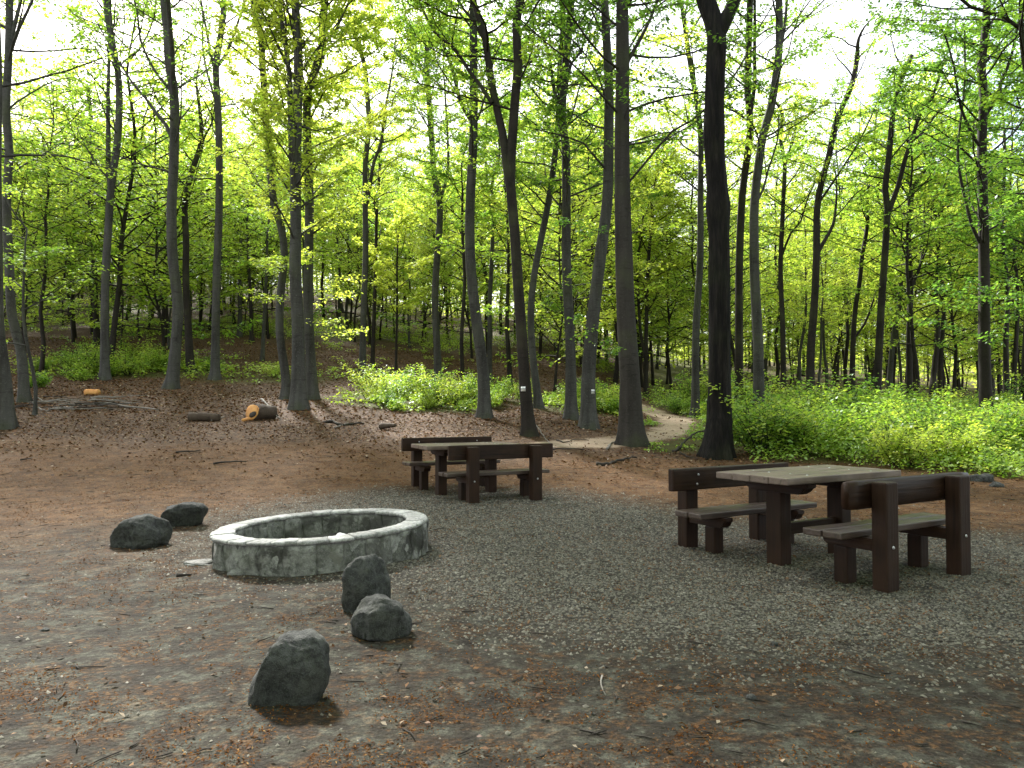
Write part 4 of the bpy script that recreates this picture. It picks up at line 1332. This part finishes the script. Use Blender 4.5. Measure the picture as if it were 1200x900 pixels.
for i, (px, py, s, lab) in enumerate([(57, 737, .055, "small grey stone on bare earth near the left frame edge"), (877, 813, .06, "small dark stone on the near ground below the big table"),
                                      (1142, 566, .30, "dark half-buried stone at the shrub edge behind the closest bench"), (1153, 566, .34, "mossy greenish stone at the shrub edge"),
                                      (1166, 571, .22, "pale flat stone beside the mossy one at the shrub edge"), (1072, 547, .3, "grey stone peeping out under the shrubs above the bench backrest"),
                                      (905, 755, .05, "little grey stone in the gravel in front of the closest bench"), (272, 667, .0, "")]):
    if s == 0: continue
    boulder("stone", lab, flat(px, py), (s, s * .8, s * .6), i * 1.3, 30 + i, M_ROCK, .2, sub=3, cat="stone", sink=.25)
c = flat(275, 674)
boulder("mortar_lump", "pale lump of mortar at the foot of the fire ring", (c[0], c[1] + .12), (.16, .10, .06), .2, 44, M_MORTAR, .3, sub=4, cat="stone")
c = flat(246, 656)
boulder("mortar_lump", "flat pale mortar spill beside the ring's outer wall", (c[0] - .05, c[1]), (.30, .20, .05), .2, 47, M_MORTAR, .3, sub=4, cat="stone", sink=.4)

# paper scraps in the ring
for i, (dx, dy, s, lab) in enumerate([(.07, .38, .13, "larger crumpled white paper lying inside the fire ring"), (.22, .34, .09, "smaller white paper scrap lying inside the fire ring")]):
    o = boulder("paper_scrap", lab, (RING_C[0] + dx, RING_C[1] + dy), (s, s * .8, s * .5), i, 60 + i, M_PAPER, 0, sub=3, rough=2.4, cat="paper", sink=.05)
    o.location.z = .055


# ------------------------------------------------------------------ cut logs, brush and branches
def ground_at(px, py, d):
    """world x, y for a thing seen at pixel (px, py) lying on the ground near distance d"""
    best = None
    for dd in np.linspace(max(3, d - 6), d + 8, 120):
        p = at(px, py, dd)
        e = abs(tz(p[0], p[1]) - p[2])
        if best is None or e < best[0]: best = (e, p[0], p[1])
    return best[1], best[2]


def log_thing(name, label, c, L, r, ang, el, bark, cut=True, seed=0, taper=.9, notch=False):
    rng = np.random.RandomState(seed)
    t = thing(name, label, "log", (c[0], c[1], tz(c[0], c[1])), 0)
    n = 9
    pts = np.array([(math.cos(ang) * L * (k / (n - 1) - .0), math.sin(ang) * L * (k / (n - 1)), r * .85 + math.sin(el) * L * k / (n - 1)) for k in range(n)]) + rng.normal(0, r * .04, (n, 3))
    f = lambda th, p: 1 + .06 * np.sin(3 * th + seed)[None, :] + rng.normal(0, .025, (len(p), len(th)))
    V, q, tr = tube(pts, r * np.linspace(1, taper, n), 16, lobes=f)
    link("bark", mesh_np("bark", V, q, tr, smooth=False), bark, t)
    if cut:
        dv = unit(pts[0] - pts[1])
        V, q, tr = tube(np.array([pts[0] + dv * .004, pts[0] + dv * .018]), [r * .95, r * .93], 16, lobes=lambda th, p: 1 + .06 * np.sin(3 * th + seed)[None, :] + 0 * p[:, :1])
        face = link("cut_face", mesh_np("cut_face", V, q, tr), M_CUT, t)
        if notch:
            V2, q2, t2 = tube(np.array([pts[0] + dv * .016 + np.array((math.sin(ang) * .06, -math.cos(ang) * .06, -r * .25)), pts[0] + dv * .035 + np.array((math.sin(ang) * .06, -math.cos(ang) * .06, -r * .25))]), [r * .42, r * .40], 9,
                              lobes=lambda th, p: 1 + .25 * np.sin(2 * th + 1)[None, :] + 0 * p[:, :1])
            link("rotten_heart", mesh_np("rotten_heart", V2, q2, t2), M_STICKD, face)
    return t


c = ground_at(295, 492, 20); log_thing("sawn_log", "short thick log with fresh orange cut face below the trunk cluster", c, .62, .23, .75, -.05, M_LOG, True, 1, .85, True)
c = ground_at(222, 493, 20); log_thing("rotten_log", "dark rotten log piece left of the fresh orange-cut log", c, .75, .12, .1, -.02, M_LOG, False, 2, .8)
c = ground_at(100, 463, 22); log_thing("sawn_log", "small orange freshly sawn chunk behind the brush pile", c, .42, .10, .1, 0, M_CUT, True, 3, .95)
c = ground_at(446, 503, 19); log_thing("splintered_stump", "dark splintered wood chunk on the leaves left of the far bench", c, .42, .085, -.35, .05, M_LOG, False, 4, .5)


def stick(name, label, pix, d, r, mat, lift=.02, cat="branch", group=None, seed=0, raise_=None):
    rng = np.random.RandomState(seed + 500)
    P = []
    for i, (px, py) in enumerate(pix):
        if d is None: x, y = flat(px, py)
        else: x, y = ground_at(px, py, d)
        P.append((x, y, tz(x, y) + lift + (raise_[i] if raise_ else 0) + abs(rng.normal(0, .01))))
    C = catmull(np.array(P), .12)
    C += rng.normal(0, r * .35, C.shape)
    root = C[0].copy()
    V, q, tr = tube(C - root, r * np.linspace(1, .45, len(C)), 7)
    o = link(name, mesh_np(name, V, q, tr, smooth=True), mat, None, tuple(root))
    return tag(o, label, cat, group)


GS = "fallen sticks on the clearing"
stick("fallen_stick", "short dark stick on brown earth, nearer the blocky boulder's side", [(207, 555), (221, 555), (235, 554)], None, .018, M_STICKD, seed=1, group=GS)
stick("fallen_stick", "longer straight dark stick on brown earth above the fire ring", [(251, 562), (270, 561), (290, 561)], None, .02, M_STICKD, seed=2, group=GS)
stick("fallen_stick", "tiny dark stick on brown earth near the left edge", [(25, 561), (38, 560)], None, .016, M_STICKD, seed=3, group=GS)
stick("fallen_stick", "short dark charred stick between the near boulder pair and ring", [(210, 677), (226, 675)], None, .014, M_STICKD, seed=4, group=GS)
stick("fallen_branch", "crooked dark branch lying on leaves in front of the massive trunk", [(699, 546), (712, 545), (726, 541), (736, 539), (746, 538)], 15, .035, M_STICKD, seed=5)
stick("fallen_branch", "black curved branch arching beside the huge furrowed trunk", [(786, 529), (794, 529), (804, 523), (815, 518), (827, 516)], 16.3, .035, M_STICKD, seed=6, raise_=[0, .02, .12, .2, .22])
stick("fallen_branch", "thin dark branch on the earth right of the small table", [(644, 528), (662, 528), (685, 529)], 15.5, .018, M_STICKD, seed=7)
stick("fallen_branch", "thin pale stick leaning at the blazed dark trunk's foot", [(616, 499), (628, 508), (640, 519), (650, 527)], 17, .018, M_STICK, seed=8, raise_=[.35, .2, .06, 0])
stick("fallen_branch", "wavy thin branch across the start of the sandy path", [(652, 517), (664, 519), (676, 516), (690, 518)], 16, .016, M_STICKD, seed=9)
stick("fallen_branch", "pale root piece at the massive trunk's foot", [(712, 527), (716, 521), (722, 519)], 16.5, .03, M_STICK, seed=10)
stick("fallen_branch", "thin stick beside the huge trunk's flared roots", [(797, 532), (808, 537), (818, 540)], 15, .015, M_STICKD, seed=11)
stick("fallen_branch", "ragged broken branch with reddish wood on the leaves", [(379, 496), (390, 496), (399, 499), (410, 498), (426, 497)], 19.5, .045, M_BEECH2, seed=12)
stick("fallen_branch", "small twig lying beside the ragged broken branch", [(392, 503), (401, 499), (408, 497)], 19.3, .02, M_STICK, seed=13)
stick("fallen_branch", "thin curved pale twig on the near ground", [(704, 789), (703, 800), (708, 810)], None, .005, M_STICK, seed=14, lift=.006)
stick("fallen_branch", "bent dark stick in the gravel in front of the closest bench", [(700, 655), (703, 660), (712, 662)], None, .006, M_STICKD, seed=15, lift=.006)
stick("fallen_branch", "pale twig broken off beside the dark rotten log", [(248, 494), (256, 492), (263, 489)], 19.5, .022, M_STICK, seed=16)

brush = thing("brush_pile", "pile of thin grey sticks on the leaves at the clearing's left edge", "brush pile", (0, 0, 0))
bc = ground_at(105, 478, 20)
brush.location = (bc[0], bc[1], tz(*bc))
rbp = np.random.RandomState(21)
for i in range(30):
    px = rbp.uniform(38, 150); py = 483 - rbp.rand() * 14 + (px - 100) * -.02
    x, y = ground_at(px, py, 20)
    L = rbp.uniform(.5, 1.7); a = rbp.normal(.1, .5)
    P = []
    hz = rbp.rand() * .16
    for k in range(5):
        xx = x + math.cos(a) * L * (k / 4 - .5); yy = y + math.sin(a) * L * (k / 4 - .5)
        P.append((xx, yy, tz(xx, yy) + .015 + hz * (.5 + .5 * k / 4) + rbp.normal(0, .02)))
    P = np.array(P) - np.array(brush.location)
    V, q, tr = tube(catmull(P, .15), np.linspace(rbp.uniform(.012, .026), .008, len(catmull(P, .15))), 6)
    link("stick", mesh_np("stick", V, q, tr, smooth=True), M_STICK if i % 3 else M_STICKD, brush)
P = np.array([np.array((*ground_at(px, py, 20.5), 0)) for px, py in ((112, 476), (130, 476), (150, 479), (170, 481), (186, 483))])
P[:, 2] = [tz(a, b) + .07 for a, b in P[:, :2]]
V, q, tr = tube(catmull(P, .2) - np.array(brush.location), np.linspace(.035, .015, len(catmull(P, .2))), 7)
link("long_stick", mesh_np("long_stick", V, q, tr, smooth=True), M_STICK, brush)


# ------------------------------------------------------------------ undergrowth
def herb_cloud(x, y, hgt, rad, nl, size, tint, rng):
    """leaf quads for plants at (x, y): leaves in a loose dome on thin stems"""
    n = len(x)
    z = terrain(x, y)
    Px = np.repeat(np.stack([x, y, z], -1), nl, 0)
    H = np.repeat(hgt, nl); R = np.repeat(rad, nl)
    f = rng.rand(n * nl) ** .6; a = rng.rand(n * nl) * 6.283; q = np.sqrt(rng.rand(n * nl))
    rr = R * q * (.35 + .65 * np.sin(np.clip(f, .05, .95) * 2.6))
    P = Px + np.stack([np.cos(a) * rr, np.sin(a) * rr, H * f], -1)
    N = unit(np.stack([np.cos(a) * .35 + rng.normal(0, .4, n * nl), np.sin(a) * .35 + rng.normal(0, .4, n * nl), np.ones(n * nl)], -1))
    b = a + rng.normal(0, 1.1, n * nl)
    D = np.stack([np.cos(b), np.sin(b), rng.normal(-.1, .3, n * nl)], -1)
    D = unit(D - N * (D * N).sum(1, keepdims=True))
    S = size * np.repeat(.7 + .6 * rng.rand(n), nl) * (.6 + .7 * rng.rand(n * nl))
    T = np.clip(np.repeat(tint, nl) + rng.normal(0, .12, n * nl), 0, 1)
    return leaf_quads(P, D, N, S, .68, .10), T


ru = np.random.RandomState(31)


def scatter_herb(n, d0, d1, u0, u1, pw=1.4):
    t = ru.rand(n); d = (d0 ** pw + t * (d1 ** pw - d0 ** pw)) ** (1 / pw); u = u0 + ru.rand(n) * (u1 - u0)
    x, y = u * d, d
    z = zone_herb(x, y) * (.25 + 1.2 * sstep(.35, .6, fbm(x * .7, y * .7 + 12)))
    k = ru.rand(n) < z
    x, y, z = x[k], y[k], z[k]
    if len(KEY):
        kk = np.ones(len(x), bool)
        for a, b in KEY: kk &= (x - a) ** 2 + (y - b) ** 2 > .35 ** 2
        x, y, z = x[kk], y[kk], z[kk]
    return x, y, z


for nm, lab, args, nl, size, hb_, tb in (
        ("undergrowth", "dense bright green low shrubs filling the bank behind the large table", (4700, 11.3, 34, .14, .85), 28, .074, (.22, .70), .62),
        ("undergrowth", "patchy yellow green brambles and seedlings on the rising ground", (7000, 19, 64, -.8, .16), 21, .105, (.22, .66), .75)):
    x, y, z = scatter_herb(*args)
    n = len(x)
    hg = hb_[0] + (hb_[1] - hb_[0]) * ru.rand(n) * (.4 + .6 * sstep(.3, .6, fbm(x * .55 + 7, y * .55)))
    hg = np.where((x / y < .295) & (x / y > .14) & (y < 25), hg * .4, hg)          # trodden low beside the path
    V, T = herb_cloud(x, y, hg * np.clip(z + .3, .5, 1.1), .16 + .22 * ru.rand(n), nl, size, np.clip(tb + .5 * (fbm(x * .5, y * .5 + 70) - .5) + ru.normal(0, .1, n), 0, 1), ru)
    o = link(nm, mesh_np(nm, V, np.arange(len(V)).reshape(-1, 4), attrs={"tint": T}), M_HERB)
    tag(o, lab, "undergrowth", kind="stuff")


def shrub(label, px, py, d, w, h, n, tint, seed):
    rng = np.random.RandomState(seed)
    x, y = ground_at(px, py, d)
    t = thing("leafy_shrub", label, "shrub", (x, y, tz(x, y)), 0, "single shrubs at the wood's edge")
    mb, cr = MB(), Crown()
    for i in range(n):
        a = rng.rand() * 6.28; dd = unit(np.array((math.cos(a) * .6 * w / h, math.sin(a) * .6 * w / h, 1.0)))
        side_branch(rng, mb, cr, np.array((math.cos(a) * .1, math.sin(a) * .1, 0)), dd, h * rng.uniform(.6, 1.15), .014, 9, .085, tint, 8, 4)
    link("stem", mb.mesh("stem"), M_BEECH2, t); link("foliage", cr.mesh("foliage"), M_LEAF, t)


shrub("rounded yellow green bush left of the two-stemmed pale beech", 95, 440, 27, 2.4, 1.5, 26, .72, 1)
shrub("low loose bush just right of the two-stemmed pale beech", 150, 440, 28, 1.8, 1.3, 16, .66, 2)
shrub("small bright bush at the foot of the two-stemmed pale beech", 92, 446, 25, .9, .6, 10, .6, 3)
shrub("straggly bush around the thin sapling by the left trunks", 36, 455, 20, 1.2, .7, 12, .6, 4)
shrub("dense bush in the bramble patch beside the tall clean beech", 530, 472, 25, 2.0, 1.2, 26, .58, 5)
shrub("yellowish bush on the far side of the bramble patch", 470, 462, 27, 2.4, 1.0, 24, .74, 6)
shrub("leafy bush beside the trunk wrapped in low sprays", 1185, 530, 18, 1.4, .9, 16, .42, 7)
shrub("fresh green bush at the path bend close to the slim beech", 838, 490, 24, 1.0, .6, 12, .55, 8)


# the shrub bank behind the large table and the bramble patches: bush by bush
BUSH = []
for i, (w, h, n) in enumerate([(1.3, 1.0, 22), (1.7, 1.25, 26), (1.0, .8, 16), (1.4, 1.5, 20)]):
    rng = np.random.RandomState(800 + i); mb, cr = MB(), Crown()
    for k in range(n):
        a = rng.rand() * 6.28; tl = rng.uniform(.15, .8) * w / h
        dd = unit(np.array((math.cos(a) * tl, math.sin(a) * tl, 1.0)))
        side_branch(rng, mb, cr, np.array((math.cos(a) * .12, math.sin(a) * .12, -.05)), dd, h * rng.uniform(.55, 1.1), .011, 10, .078, .58, 9, 4)
    BUSH.append((use(mb.mesh("stem"), M_BEECH2), use(cr.mesh("foliage"), M_LEAF)))
rbu = np.random.RandomState(91)
cnt = {0: 0, 1: 0}; bp = []; tries = 0
while tries < 6000 and (cnt[0] < 85 or cnt[1] < 45):
    tries += 1
    side = rbu.randint(2)
    if cnt[side] >= (85, 45)[side]: continue
    if side == 0: d = rbu.uniform(12.5, 30); u = rbu.uniform(.17, .8)
    else: d = rbu.uniform(21, 40); u = rbu.uniform(-.72, .14)
    x, y = u * d, d
    if side == 0 and u < .30 and d < 25: continue
    if zone_herb(np.array([x]), np.array([y]))[0] < rbu.uniform(.5, .95): continue
    if min([9] + [math.hypot(x - a, y - b) for a, b in bp]) < .55: continue
    if min([9] + [math.hypot(x - a, y - b) for a, b in KEY]) < .5: continue
    bp.append((x, y)); cnt[side] += 1
    if side == 0:
        sec_ = int(np.searchsorted([.30, .42, .56], u))
        lab_ = ("front-row " if d < 18 else "rear ") + "leafy green shrub " + ("between the path and the huge furrowed trunk", "just past the huge furrowed trunk", "above the large table's far end", "around the leafy-sprayed trunk")[sec_]
        grp_ = "shrubs of the bank beyond the large table"
    else:
        sec_ = int(np.searchsorted([-.36, -.17, .0], u))
        lab_ = "low yellow green bramble bush " + ("among the trunks at the left edge", "behind the trunk cluster", "in the patch left of the tall clean beech", "between the blazed trunks")[sec_]
        grp_ = "bramble bushes on the rising ground"
    t = thing("leafy_shrub", lab_, "shrub",
              (x, y, tz(x, y)), rbu.rand() * 6.28, grp_)
    s = rbu.uniform(.45, 1.25) * (.72 if d < 15 else 1) * (1 if side == 0 else .8)
    t.scale = (s * 1.1, s * 1.1, s)
    b = BUSH[rbu.randint(4)]
    link("stem", b[0], None, t); link("foliage", b[1], None, t)

# bark slabs and splinters lying by the sawn log
stick("bark_piece", "dark bark slab leaning against the fresh orange-cut log", [(300, 492), (312, 487), (324, 488)], 19.6, .07, M_STICKD, seed=31, cat="bark")
stick("bark_piece", "reddish splinter of wood in front of the orange-cut log", [(284, 494), (293, 493), (299, 492)], 19.2, .05, M_CUT, seed=32, cat="bark")
stick("fallen_branch", "grey stick propped on the back of the orange-cut log", [(306, 480), (316, 487), (328, 493)], 19.5, .03, M_STICK, seed=33, raise_=[.3, .2, 0])
